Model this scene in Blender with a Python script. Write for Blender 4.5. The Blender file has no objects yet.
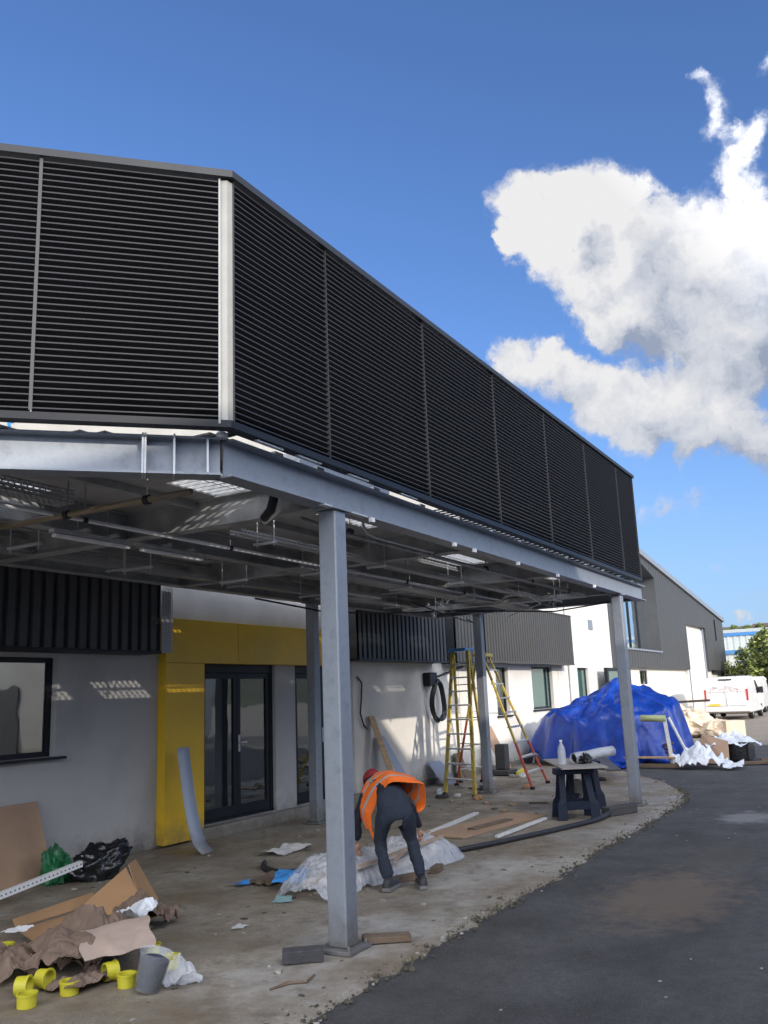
import bpy, bmesh, math, random
from mathutils import Vector, Matrix, noise
random.seed(7)
S = bpy.context.scene
COL = S.collection
R = math.radians
V = Vector

# ------------------------------------------------------------------ materials
MATS = {}
def mat(name, col, rough=.7, metal=0., var=.15, scale=6., bump=0., bscale=None, spec=.5, alpha=1., coat=0., trans=0., dirt=None, dscale=1.5, damt=.5, stretch=None, emit=None):
    if name in MATS: return MATS[name]
    m = bpy.data.materials.new(name); m.use_nodes = True
    nt = m.node_tree; N = nt.nodes; L = nt.links
    b = N['Principled BSDF']
    tc = N.new('ShaderNodeTexCoord'); mp = N.new('ShaderNodeMapping')
    L.new(tc.outputs['Object'], mp.inputs['Vector'])
    if stretch: mp.inputs['Scale'].default_value = stretch
    n = N.new('ShaderNodeTexNoise'); n.inputs['Scale'].default_value = scale; n.inputs['Detail'].default_value = 6; n.inputs['Roughness'].default_value = .6
    L.new(mp.outputs[0], n.inputs['Vector'])
    r = N.new('ShaderNodeValToRGB')
    c = V(col[:3])
    r.color_ramp.elements[0].position = .3; r.color_ramp.elements[1].position = .72
    r.color_ramp.elements[0].color = (*(c*(1-var)), 1); r.color_ramp.elements[1].color = (*[min(1, x*(1+var)) for x in c], 1)
    L.new(n.outputs['Fac'], r.inputs['Fac'])
    out = r.outputs['Color']
    if dirt is not None:
        n2 = N.new('ShaderNodeTexNoise'); n2.inputs['Scale'].default_value = dscale; n2.inputs['Detail'].default_value = 8; n2.inputs['Roughness'].default_value = .65
        L.new(mp.outputs[0], n2.inputs['Vector'])
        r2 = N.new('ShaderNodeValToRGB'); r2.color_ramp.elements[0].position = .48; r2.color_ramp.elements[1].position = .68
        r2.color_ramp.elements[0].color = (0, 0, 0, 1); r2.color_ramp.elements[1].color = (damt, damt, damt, 1)
        L.new(n2.outputs['Fac'], r2.inputs['Fac'])
        mx = N.new('ShaderNodeMixRGB'); L.new(r2.outputs['Color'], mx.inputs['Fac']); L.new(out, mx.inputs['Color1']); mx.inputs['Color2'].default_value = (*dirt, 1)
        out = mx.outputs['Color']
    L.new(out, b.inputs['Base Color'])
    mr = N.new('ShaderNodeMapRange'); mr.inputs['To Min'].default_value = max(.02, rough-.1); mr.inputs['To Max'].default_value = min(1, rough+.1)
    L.new(n.outputs['Fac'], mr.inputs['Value']); L.new(mr.outputs[0], b.inputs['Roughness'])
    b.inputs['Metallic'].default_value = metal
    b.inputs['Specular IOR Level'].default_value = spec
    b.inputs['Alpha'].default_value = alpha
    b.inputs['Coat Weight'].default_value = coat
    b.inputs['Transmission Weight'].default_value = trans
    if emit: b.inputs['Emission Color'].default_value = (*emit, 1); b.inputs['Emission Strength'].default_value = 1
    if bump:
        bn = N.new('ShaderNodeTexNoise'); bn.inputs['Scale'].default_value = bscale or scale*6; bn.inputs['Detail'].default_value = 5
        L.new(mp.outputs[0], bn.inputs['Vector'])
        bp = N.new('ShaderNodeBump'); bp.inputs['Strength'].default_value = bump; bp.inputs['Distance'].default_value = .02
        L.new(bn.outputs['Fac'], bp.inputs['Height']); L.new(bp.outputs[0], b.inputs['Normal'])
    MATS[name] = m
    return m

M_galv = mat('galvanised_steel', (.27, .3, .35), .5, .35, .14, 9, .05, dirt=(.17, .19, .22), dscale=9, damt=.7)
M_galvd = mat('galvanised_dull', (.36, .37, .38), .6, .1, .2, 5, .05, dirt=(.12, .12, .12), dscale=3)
M_galvl = mat('galvanised_bright', (.55, .57, .6), .45, .3, .1, 12)
M_black = mat('black_aluminium', (.012, .014, .02), .45, 0, .2, 20, spec=.3)
M_blade = mat('louvre_black', (.006, .0065, .009), .5, 0, .2, 3)
M_lip = mat('louvre_lip', (.014, .016, .024), .6, .0, .2, 2)
M_cap = mat('cap_flashing', (.018, .022, .03), .55, .1, .1, 4)
M_clad = mat('dark_cladding', (.05, .053, .06), .5, .1, .12, 2, dirt=(.07, .07, .07), dscale=1)
M_cladf = mat('grey_cladding', (.062, .062, .062), .55, .1, .08, 1)
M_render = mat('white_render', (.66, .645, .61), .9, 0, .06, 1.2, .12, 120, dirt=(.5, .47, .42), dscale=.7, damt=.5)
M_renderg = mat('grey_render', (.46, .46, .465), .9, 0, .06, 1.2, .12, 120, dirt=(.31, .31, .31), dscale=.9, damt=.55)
M_plinth = mat('plinth_concrete', (.3, .29, .27), .9, 0, .2, 5, .4, 40, dirt=(.14, .12, .09), dscale=3)
M_yellow = mat('yellow_panel', (.74, .47, .02), .42, 0, .05, 1.5, dirt=(.5, .33, .04), dscale=1.2, damt=.35)
M_conc = None
M_wood = mat('timber', (.42, .28, .15), .75, 0, .25, 3, .2, 30, stretch=(1, 8, 8))
M_ply = mat('plywood', (.36, .24, .16), .75, 0, .15, 2, .1, 30, dirt=(.25, .16, .1))
M_woodd = mat('old_timber', (.14, .10, .07), .85, 0, .3, 6, .4, 30)
M_card = mat('brown_cardboard', (.34, .2, .1), .85, 0, .12, 4, .1, 20, dirt=(.24, .14, .07))
M_cardp = mat('pale_cardboard', (.4, .31, .26), .85, 0, .1, 4, .1, 20, dirt=(.26, .2, .17), dscale=3)
M_paper = mat('crumpled_brown_paper', (.17, .12, .09), .85, 0, .25, 5, .2, 25)
M_neon = mat('yellow_plastic', (.5, .46, .03), .5, 0, .06, 5, dirt=(.5, .48, .05), damt=.5)
M_bag = mat('black_polythene', (.012, .013, .016), .22, 0, .3, 8, .3, 18)
M_green = mat('green_polythene', (.01, .12, .045), .35, 0, .3, 8, .3, 18)
M_tarp = mat('blue_tarpaulin', (.004, .036, .29), .34, 0, .4, 3, 1.0, 5, dirt=(.012, .09, .42), dscale=4)
M_film = mat('clear_film', (.66, .7, .76), .18, 0, .12, 6, .8, 14, alpha=.5)
M_filmw = mat('white_film', (.72, .76, .82), .3, 0, .1, 6, .5, 14, alpha=.9)
M_cream = mat('cream_sheet', (.62, .5, .38), .7, 0, .1, 3, .2, 12)
M_bluef = mat('blue_film', (.05, .25, .62), .35, 0, .2, 6)
M_white = mat('white_plastic', (.75, .76, .78), .5, 0, .05, 5)
M_whited = mat('white_dirty', (.6, .6, .6), .6, 0, .15, 12)
M_panel = mat('blue_grey_board', (.33, .38, .48), .55, 0, .06, 3)
M_hose = mat('black_rubber', (.02, .02, .024), .5, 0, .3, 12)
M_trest = mat('navy_plastic', (.010, .016, .036), .6, 0, .3, 10, spec=.25)
M_lady = mat('yellow_fibreglass', (.5, .38, .06), .6, 0, .25, 12, dirt=(.2, .16, .09), dscale=14, damt=.7)
M_ladr = mat('red_fibreglass', (.36, .05, .03), .6, 0, .3, 12, dirt=(.2, .12, .08), dscale=14)
M_alu = mat('aluminium', (.55, .56, .58), .35, .7, .1, 12)
M_block = mat('kerb_block', (.055, .055, .06), .9, 0, .25, 14, .5, 60)
M_stone = mat('rubble_stone', (.3, .28, .25), .9, 0, .35, 14, .4, 60)
M_denim = mat('dark_denim', (.016, .024, .042), .85, 0, .3, 18, .4, 60)
M_navy = mat('navy_jumper', (.012, .013, .022), .9, 0, .3, 18, .4, 60)
M_hiviz = mat('orange_hivis', (.86, .17, .02), .7, 0, .08, 8, .35, 25)
M_refl = mat('reflective_tape', (.42, .42, .44), .4, .2, .06, 8)
M_cap2 = mat('red_cap', (.2, .015, .02), .8, 0, .2, 18)
M_skin = mat('skin', (.45, .24, .16), .6, 0, .08, 8)
M_shoe = mat('shoe', (.03, .03, .035), .6, 0, .2, 18)
M_sole = mat('sole', (.16, .16, .16), .6, 0, .1, 18)
M_van = mat('van_white', (.72, .72, .73), .3, 0, .04, 2, coat=.4, dirt=(.55, .53, .52), dscale=1.5, damt=.6)
M_tyre = mat('tyre', (.02, .02, .02), .8, 0, .2, 18)
M_redl = mat('red_lens', (.5, .03, .03), .25, 0, .1, 8)
M_plate = mat('yellow_plate', (.75, .5, .06), .5, 0, .05, 8)
M_pink = mat('faded_red_graphic', (.72, .6, .6), .5, 0, .2, 8)
M_blue = mat('blue_trim', (.05, .2, .45), .5, 0, .08, 3)
M_logo = mat('blue_swirl', (.02, .25, .7), .5, 0, .08, 3)
M_tan = mat('copper_conduit', (.24, .19, .13), .45, .3, .15, 5)
M_shed = mat('pale_sheeting', (.5, .52, .46), .6, 0, .06, 1)
M_roof = mat('roof_sheet', (.25, .27, .3), .5, .2, .1, 1)
M_ins = mat('pale_insulation', (.5, .49, .46), .8, 0, .2, 6)
M_deck = mat('deck_soffit', (.42, .42, .42), .6, .2, .15, 1.5, dirt=(.05, .05, .05))

def glass_mat(name, tint, rough=.03, tr=.0):
    m = bpy.data.materials.new(name); m.use_nodes = True
    nt = m.node_tree; N = nt.nodes; L = nt.links; N.remove(N['Principled BSDF'])
    o = N['Material Output']
    g = N.new('ShaderNodeBsdfGlossy'); g.inputs['Roughness'].default_value = rough; g.inputs['Color'].default_value = (.9, .95, .97, 1)
    d = N.new('ShaderNodeBsdfDiffuse'); d.inputs['Color'].default_value = (*tint, 1)
    t = N.new('ShaderNodeBsdfTransparent'); t.inputs['Color'].default_value = (.82, .85, .87, 1)
    tc = N.new('ShaderNodeTexCoord'); n = N.new('ShaderNodeTexNoise'); n.inputs['Scale'].default_value = 1.5; L.new(tc.outputs['Object'], n.inputs['Vector'])
    bp = N.new('ShaderNodeBump'); bp.inputs['Strength'].default_value = .08; bp.inputs['Distance'].default_value = .05; L.new(n.outputs['Fac'], bp.inputs['Height']); L.new(bp.outputs[0], g.inputs['Normal'])
    f = N.new('ShaderNodeFresnel'); f.inputs['IOR'].default_value = 2.6
    a = N.new('ShaderNodeMixShader'); a.inputs[0].default_value = tr; L.new(d.outputs[0], a.inputs[1]); L.new(t.outputs[0], a.inputs[2])
    b = N.new('ShaderNodeMixShader'); L.new(f.outputs[0], b.inputs[0]); L.new(a.outputs[0], b.inputs[1]); L.new(g.outputs[0], b.inputs[2])
    L.new(b.outputs[0], o.inputs['Surface']); return m
M_glass = glass_mat('window_glass', (.05, .065, .07), .02, .82)
M_glassg = glass_mat('green_glass', (.06, .13, .12), .05, .2)

def holes_mat(name, base, sx, sy, fill):
    """perforated sheet: staggered slots cut by a procedural pattern in object space"""
    m = mat(name, base, .5, .3, .1, 9).copy(); m.name = name
    nt = m.node_tree; N = nt.nodes; L = nt.links; b = N['Principled BSDF']
    tc = N.new('ShaderNodeTexCoord'); br = N.new('ShaderNodeTexBrick')
    mp = N.new('ShaderNodeMapping'); mp.inputs['Rotation'].default_value = (0, 0, 0)
    L.new(tc.outputs['UV'], mp.inputs['Vector'])
    L.new(mp.outputs[0], br.inputs['Vector'])
    br.inputs['Color1'].default_value = (0, 0, 0, 1); br.inputs['Color2'].default_value = (0, 0, 0, 1); br.inputs['Mortar'].default_value = (1, 1, 1, 1)
    br.inputs['Scale'].default_value = 1; br.inputs['Brick Width'].default_value = sx; br.inputs['Row Height'].default_value = sy; br.inputs['Mortar Size'].default_value = fill
    br.inputs['Mortar Smooth'].default_value = 0
    L.new(br.outputs['Color'], b.inputs['Alpha'])
    return m
M_perf = holes_mat('perforated_galv', (.4, .41, .43), .05, .025, .007)

def splash(m, col=(.13, .11, .085), h=.55):
    nt = m.node_tree; N = nt.nodes; L = nt.links; b = N['Principled BSDF']; src = b.inputs['Base Color'].links[0].from_socket
    g = N.new('ShaderNodeNewGeometry'); sp = N.new('ShaderNodeSeparateXYZ'); L.new(g.outputs['Position'], sp.inputs[0])
    mr = N.new('ShaderNodeMapRange'); mr.inputs['From Min'].default_value = h; mr.inputs['From Max'].default_value = 0; L.new(sp.outputs['Z'], mr.inputs['Value'])
    n = N.new('ShaderNodeTexNoise'); n.inputs['Scale'].default_value = 7; n.inputs['Detail'].default_value = 8; n.inputs['Roughness'].default_value = .7; L.new(g.outputs['Position'], n.inputs['Vector'])
    a = N.new('ShaderNodeMath'); a.operation = 'MULTIPLY'; L.new(mr.outputs[0], a.inputs[0]); L.new(n.outputs['Fac'], a.inputs[1])
    r = N.new('ShaderNodeMapRange'); r.inputs['From Min'].default_value = .2; r.inputs['From Max'].default_value = .55; r.inputs['To Max'].default_value = .75; L.new(a.outputs[0], r.inputs['Value'])
    x = N.new('ShaderNodeMixRGB'); L.new(r.outputs[0], x.inputs['Fac']); L.new(src, x.inputs['Color1']); x.inputs['Color2'].default_value = (*col, 1); L.new(x.outputs[0], b.inputs['Base Color'])
for m_ in (M_render, M_renderg, M_yellow, M_plinth, M_panel, M_galv): splash(m_)

# ------------------------------------------------------------------ mesh builder
class MB:
    def __init__(s): s.v = []; s.f = []; s.mi = []; s.m = 0
    def add(s, vs, fs):
        o = len(s.v); s.v += [V(v) for v in vs]; s.f += [tuple(i+o for i in f) for f in fs]; s.mi += [s.m]*len(fs); return s
    def box(s, x0, x1, y0, y1, z0, z1, mtx=None):
        vs = [V((x, y, z)) for x in (x0, x1) for y in (y0, y1) for z in (z0, z1)]
        if mtx: vs = [mtx @ v for v in vs]
        return s.add(vs, [(0, 1, 3, 2), (4, 6, 7, 5), (0, 4, 5, 1), (2, 3, 7, 6), (0, 2, 6, 4), (1, 5, 7, 3)])
    def bar(s, a, b, w, h, up=(0, 0, 1)):
        a, b = V(a), V(b); d = (b-a).normalized(); u = V(up)
        if abs(d.dot(u)) > .98: u = V((1, 0, 0))
        r = d.cross(u).normalized(); u = r.cross(d)
        vs = [p + r*sx*w/2 + u*sz*h/2 for p in (a, b) for sx in (-1, 1) for sz in (-1, 1)]
        return s.add(vs, [(0, 1, 3, 2), (4, 6, 7, 5), (0, 4, 5, 1), (2, 3, 7, 6), (0, 2, 6, 4), (1, 5, 7, 3)])
    def tube(s, pts, r, n=8, cap=True):
        pts = [V(p) for p in pts]; k = len(pts); rs = r if isinstance(r, (list, tuple)) else [r]*k
        vs = []; u = None
        for i, p in enumerate(pts):
            d = (pts[min(i+1, k-1)] - pts[max(i-1, 0)]).normalized()
            if u is None:
                u = V((0, 0, 1)) if abs(d.z) < .9 else V((1, 0, 0))
            x = d.cross(u).normalized(); u = x.cross(d).normalized()
            for j in range(n):
                a = 2*math.pi*j/n; vs.append(p + (x*math.cos(a) + u*math.sin(a))*rs[i])
        fs = [(i*n+j, i*n+(j+1) % n, (i+1)*n+(j+1) % n, (i+1)*n+j) for i in range(k-1) for j in range(n)]
        if cap: fs += [tuple(range(n-1, -1, -1)), tuple((k-1)*n+j for j in range(n))]
        return s.add(vs, fs)
    def prism(s, poly, d):
        """poly: list of 3d points, extruded by vector d"""
        d = V(d); n = len(poly); vs = [V(p) for p in poly] + [V(p)+d for p in poly]
        return s.add(vs, [tuple(range(n-1, -1, -1)), tuple(range(n, 2*n))] + [(i, (i+1) % n, n+(i+1) % n, n+i) for i in range(n)])
    def ibeam(s, a, b, h=.25, w=.15, t=.012, tw=.01):
        a, b = V(a), V(b)  # a,b = bottom centre line
        up = V((0, 0, 1))
        s.bar(a+up*t/2, b+up*t/2, w, t); s.bar(a+up*(h-t/2), b+up*(h-t/2), w, t); s.bar(a+up*(h/2), b+up*(h/2), tw, h-2*t); return s
    def lathe(s, prof, c=(0, 0, 0), n=20, axis=None):
        vs = []; k = len(prof); c = V(c)
        for r, z in prof:
            for j in range(n):
                a = 2*math.pi*j/n; p = V((r*math.cos(a), r*math.sin(a), z))
                if axis: p = axis @ p
                vs.append(c+p)
        fs = [(i*n+j, i*n+(j+1) % n, (i+1)*n+(j+1) % n, (i+1)*n+j) for i in range(k-1) for j in range(n)]
        return s.add(vs, fs)
    def build(s, name, mats, parent=None, smooth=False, bevel=0, solid=0, subd=0, uvdir=None, local=None):
        me = bpy.data.meshes.new(name)
        vs = s.v
        o = bpy.data.objects.new(name, me)
        off = V((0, 0, 0))
        if parent is not None: off = parent.location.copy()
        elif local is not None: off = V(local); o.location = off
        me.from_pydata([tuple(v-off) for v in vs], [], s.f)
        if not isinstance(mats, (list, tuple)): mats = [mats]
        for m in mats: me.materials.append(m)
        for p, i in zip(me.polygons, s.mi): p.material_index = i
        bm = bmesh.new(); bm.from_mesh(me); bmesh.ops.recalc_face_normals(bm, faces=bm.faces)
        if uvdir:
            uvl = bm.loops.layers.uv.new('UVMap'); a, b = V(uvdir[0]), V(uvdir[1])
            for f in bm.faces:
                for l in f.loops: l[uvl].uv = (l.vert.co.dot(a), l.vert.co.dot(b))
        bm.to_mesh(me); bm.free()
        if smooth:
            for p in me.polygons: p.use_smooth = True
        COL.objects.link(o)
        if parent is not None: o.parent = parent
        if bevel:
            md = o.modifiers.new('bevel', 'BEVEL'); md.width = bevel; md.segments = 2; md.limit_method = 'ANGLE'
        if solid:
            md = o.modifiers.new('solid', 'SOLIDIFY'); md.thickness = solid; md.offset = 0
        if subd:
            md = o.modifiers.new('sub', 'SUBSURF'); md.levels = subd; md.render_levels = subd
        return o

def tag(o, label=None, cat=None, group=None, kind=None):
    if label: o['label'] = label
    if cat: o['category'] = cat
    if group: o['group'] = group
    if kind: o['kind'] = kind
    return o
def empty(name, loc, label, cat, group=None):
    o = bpy.data.objects.new(name, None); o.location = loc; COL.objects.link(o); o.empty_display_size = .2
    return tag(o, label, cat, group)
def dup(root, loc, label=None, rotz=None, scale=None):
    c = root.copy(); COL.objects.link(c); c.location = loc
    if rotz is not None: c.rotation_euler = (root.rotation_euler[0], root.rotation_euler[1], rotz)
    if scale: c.scale = scale
    if label: c['label'] = label
    for ch in list(root.children):
        d = ch.copy(); COL.objects.link(d); d.parent = c
        for g in list(ch.children):
            e = g.copy(); COL.objects.link(e); e.parent = d
    return c
def nz(p, s=1., o=0.): return noise.noise(V((p[0]*s+o, p[1]*s+o*1.7, p[2]*s-o)))
def sheet(w, h, nx, ny, fn):
    """grid sheet; fn(u,v) with u,v in 0..1 -> point"""
    mb = MB(); vs = [fn(i/nx, j/ny) for j in range(ny+1) for i in range(nx+1)]
    mb.add(vs, [(j*(nx+1)+i, j*(nx+1)+i+1, (j+1)*(nx+1)+i+1, (j+1)*(nx+1)+i) for j in range(ny) for i in range(nx)]); return mb
def crease(x, y, s, seed):
    a = 0; amp = 1.
    for k in range(4):
        a += amp*abs(noise.noise(V((x*s+seed, y*s-seed, seed*.37)))); s *= 2.1; amp *= .5
    return a
def lump(c, rx, ry, rz, seed, amp=.25, fr=3., n=40, m=20, rot=0., flat=True, sharp=True):
    """crumpled closed sack-like blob sitting on z=c.z"""
    mb = MB(); vs = []; c = V(c); ca, sa = math.cos(rot), math.sin(rot)
    for j in range(m+1):
        ph = math.pi*j/m
        for i in range(n):
            th = 2*math.pi*i/n
            d = V((math.sin(ph)*math.cos(th), math.sin(ph)*math.sin(th), math.cos(ph)))
            k = 1 + amp*(noise.noise(d*fr+V((seed, 0, 0)))*1.1 + (abs(noise.noise(d*fr*2.3+V((0, seed, 0))))*.9-.25 if sharp else 0))
            p = V((d.x*rx*k, d.y*ry*k, d.z*rz*k))
            if flat: p.z = max(p.z, -rz*.55)
            vs.append(c + V((p.x*ca-p.y*sa, p.x*sa+p.y*ca, p.z + rz*.55)))
    fs = [(j*n+i, j*n+(i+1) % n, (j+1)*n+(i+1) % n, (j+1)*n+i) for j in range(m) for i in range(n)]
    mb.add(vs, fs); return mb

# ------------------------------------------------------------------ camera
p_, r_, y_, f_ = R(11.836), R(-2.277), R(29.349), 882.7
fw = V((math.cos(p_)*math.cos(y_), math.cos(p_)*math.sin(y_), math.sin(p_)))
rt = V((math.sin(y_), -math.cos(y_), 0)); up = rt.cross(fw)
c_, s_ = math.cos(r_), math.sin(r_)
rt2 = rt*c_ + up*s_; up2 = -rt*s_ + up*c_
cam = bpy.data.cameras.new('camera'); co = bpy.data.objects.new('camera', cam); COL.objects.link(co)
mw = Matrix((rt2, up2, -fw)).transposed().to_4x4(); mw.translation = V((0, 0, 1.65)); co.matrix_world = mw
cam.sensor_fit = 'VERTICAL'; cam.sensor_height = 24; cam.lens = f_*24/1024; cam.clip_end = 3000; cam.clip_start = .05
S.camera = co
S.view_settings.view_transform = 'Standard'; S.view_settings.look = 'None'; S.view_settings.exposure = 0
S.render.resolution_x = 768; S.render.resolution_y = 1024
S.cycles.max_bounces = 8; S.cycles.transparent_max_bounces = 24

# ------------------------------------------------------------------ light
sunv = V((-.5, -1, .39)).normalized()
sl = bpy.data.lights.new('sun', 'SUN'); sl.energy = 3.7; sl.angle = R(.5); sl.color = (1, .9, .76)
so = bpy.data.objects.new('sun', sl); COL.objects.link(so); so.rotation_euler = sunv.to_track_quat('Z', 'Y').to_euler(); so.location = sunv*50
W = bpy.data.worlds.new('World'); S.world = W; W.use_nodes = True
nt = W.node_tree; N = nt.nodes; L = nt.links; bg = N['Background']
sky = N.new('ShaderNodeTexSky'); sky.sky_type = 'NISHITA'; sky.sun_disc = False
sky.sun_elevation = math.asin(sunv.z); sky.sun_rotation = math.atan2(sunv.x, sunv.y); sky.altitude = 50; sky.dust_density = .6; sky.ozone_density = 2.2; sky.air_density = 1.0
SKY = .165
tc = N.new('ShaderNodeTexCoord')
def mth(op, a, b=None, clamp=False):
    n = N.new('ShaderNodeMath'); n.operation = op; n.use_clamp = clamp
    for i, x in enumerate((a, b)):
        if x is None: continue
        if isinstance(x, (int, float)): n.inputs[i].default_value = x
        else: L.new(x, n.inputs[i])
    return n.outputs[0]
def vm(op, a, b=None):
    n = N.new('ShaderNodeVectorMath'); n.operation = op
    for i, x in enumerate((a, b)):
        if x is None: continue
        if isinstance(x, (tuple, list, Vector)): n.inputs[i].default_value = tuple(x)
        else: L.new(x, n.inputs[i])
    return n
D = vm('NORMALIZE', tc.outputs['Generated']).outputs[0]
def noise_tex(vec, scale, detail=8, rough=.6):
    n = N.new('ShaderNodeTexNoise'); n.inputs['Scale'].default_value = scale; n.inputs['Detail'].default_value = detail; n.inputs['Roughness'].default_value = rough
    L.new(vec, n.inputs['Vector']); return n
wn = noise_tex(D, 9, 7, .6)
warp = vm('SCALE', vm('SUBTRACT', wn.outputs['Color'], (.5, .5, .5)).outputs[0]); warp.inputs['Scale'].default_value = .07
wn2 = noise_tex(D, 34, 6, .6)
warp2 = vm('SCALE', vm('SUBTRACT', wn2.outputs['Color'], (.5, .5, .5)).outputs[0]); warp2.inputs['Scale'].default_value = .035
Dw = vm('ADD', vm('ADD', D, warp.outputs[0]).outputs[0], warp2.outputs[0]).outputs[0]
def blob_field(vec, blobs):
    tot = None
    for (x, y, z, r, w) in blobs:
        d = V((x, y, z)).normalized()
        ds = vm('DISTANCE', vec, tuple(d)).outputs['Value']
        q = mth('DIVIDE', ds, r); q = mth('MULTIPLY', q, q); q = mth('SUBTRACT', 1, q, True); q = mth('MULTIPLY', q, q); q = mth('MULTIPLY', q, w)
        tot = q if tot is None else mth('ADD', tot, q)
    return tot
CL = [(0.836, 0.278, 0.474, 0.040, .75), (0.853, 0.266, 0.450, 0.040, .75), (0.874, 0.248, 0.419, 0.040, .75), (0.892, 0.230, 0.389, 0.039, .75), (0.841, 0.246, 0.481, 0.045, .75), (0.817, 0.280, 0.504, 0.045, 0.75), (0.824, 0.249, 0.509, 0.053, 0.75), (0.839, 0.216, 0.500, 0.057, 0.75), (0.857, 0.186, 0.481, 0.061, 0.75), (0.846, 0.248, 0.473, 0.049, 0.75), (0.866, 0.212, 0.453, 0.066, 0.75), (0.869, 0.170, 0.465, 0.060, 0.75), (0.889, 0.158, 0.430, 0.073, 0.75), (0.888, 0.201, 0.414, 0.058, 0.75), (0.890, 0.116, 0.441, 0.064, 0.75), (0.900, 0.080, 0.429, 0.069, 0.75), (0.910, 0.135, 0.393, 0.072, 0.75), (0.923, 0.090, 0.375, 0.076, 0.75), (0.909, 0.178, 0.376, 0.057, 0.75), (0.929, 0.134, 0.344, 0.063, 0.75), (0.941, 0.088, 0.326, 0.063, 0.75), (0.926, 0.043, 0.375, 0.084, 0.75), (0.897, 0.023, 0.442, 0.059, 0.75), (0.899, 0.215, 0.382, 0.036, 0.75), (0.826, 0.302, 0.477, 0.017, 0.75), (0.872, 0.244, 0.425, 0.028, 0.75), (0.873, 0.332, 0.357, 0.032, 0.75), (0.886, 0.306, 0.349, 0.038, 0.75), (0.899, 0.277, 0.339, 0.040, 0.75), (0.912, 0.249, 0.325, 0.040, 0.75), (0.925, 0.220, 0.311, 0.042, 0.75), (0.934, 0.191, 0.302, 0.047, 0.75), (0.940, 0.206, 0.272, 0.045, 0.75), (0.949, 0.155, 0.276, 0.051, 0.75), (0.957, 0.117, 0.265, 0.049, 0.75), (0.923, 0.243, 0.298, 0.043, 0.75), (0.966, 0.087, 0.245, 0.044, 0.75), (0.957, 0.161, 0.240, 0.034, 0.30), (0.964, 0.186, 0.192, 0.019, 0.32), (0.968, 0.157, 0.195, 0.022, 0.29), (0.960, 0.209, 0.187, 0.017, 0.18), (0.813, 0.097, 0.575, 0.016, 0.29), (0.826, 0.087, 0.557, 0.021, 0.32), (0.840, 0.083, 0.536, 0.025, 0.36), (0.852, 0.063, 0.520, 0.032, 0.40), (0.863, 0.076, 0.500, 0.032, 0.43), (0.846, 0.045, 0.531, 0.022, 0.25), (0.874, 0.061, 0.482, 0.032, 0.40), (0.820, 0.037, 0.571, 0.017, 0.22), (0.989, 0.133, 0.064, 0.013, 0.40), (0.982, 0.153, 0.113, 0.024, 0.20),
      # clouds added out of view, behind and beside the camera, for fill light
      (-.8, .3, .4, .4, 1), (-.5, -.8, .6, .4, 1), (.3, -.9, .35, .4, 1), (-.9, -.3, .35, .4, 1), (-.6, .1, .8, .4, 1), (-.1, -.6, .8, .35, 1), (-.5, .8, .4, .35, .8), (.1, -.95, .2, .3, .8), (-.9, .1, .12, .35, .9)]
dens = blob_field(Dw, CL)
fine = noise_tex(Dw, 26, 8, .62)
fine2 = noise_tex(D, 75, 6, .6)
dens2 = mth('ADD', dens, mth('MULTIPLY', mth('ADD', mth('MULTIPLY', mth('SUBTRACT', fine.outputs['Fac'], .5), 1.1), mth('MULTIPLY', mth('SUBTRACT', fine2.outputs['Fac'], .5), .3)), mth('MULTIPLY', dens, 4, True)))
rp = N.new('ShaderNodeMapRange'); rp.interpolation_type = 'SMOOTHSTEP'; rp.inputs['From Min'].default_value = .06; rp.inputs['From Max'].default_value = .55; L.new(dens2, rp.inputs['Value'])
# shade: sample field toward the lit side (up and left)
Ds = vm('ADD', Dw, (-.01, .028, .034)).outputs[0]
dsh = blob_field(Ds, CL[:38])
shade = mth('SUBTRACT', dsh, dens)
big = noise_tex(D, 12, 6, .6)
fac = mth('ADD', mth('MULTIPLY', shade, -.55), mth('ADD', mth('MULTIPLY', big.outputs['Fac'], .9), .15), True)
zc = N.new('ShaderNodeSeparateXYZ'); L.new(D, zc.inputs[0])
lowf = N.new('ShaderNodeMapRange'); lowf.inputs['From Min'].default_value = .18; lowf.inputs['From Max'].default_value = .46; lowf.inputs['To Min'].default_value = .25; L.new(zc.outputs['Z'], lowf.inputs['Value'])
fac = mth('MULTIPLY', fac, mth('ADD', mth('MULTIPLY', lowf.outputs[0], .7), .4))
fac = mth('ADD', mth('MULTIPLY', fac, .8), mth('MULTIPLY', mth('SUBTRACT', fine.outputs['Fac'], .42), 1.1), True)
cr = N.new('ShaderNodeValToRGB'); e = cr.color_ramp.elements
e[0].position = .12; e[0].color = (.33, .38, .48, 1); e[1].position = .8; e[1].color = (.88, .86, .83, 1)
x = cr.color_ramp.elements.new(.42); x.color = (.62, .64, .68, 1)
L.new(fac, cr.inputs['Fac'])
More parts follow.
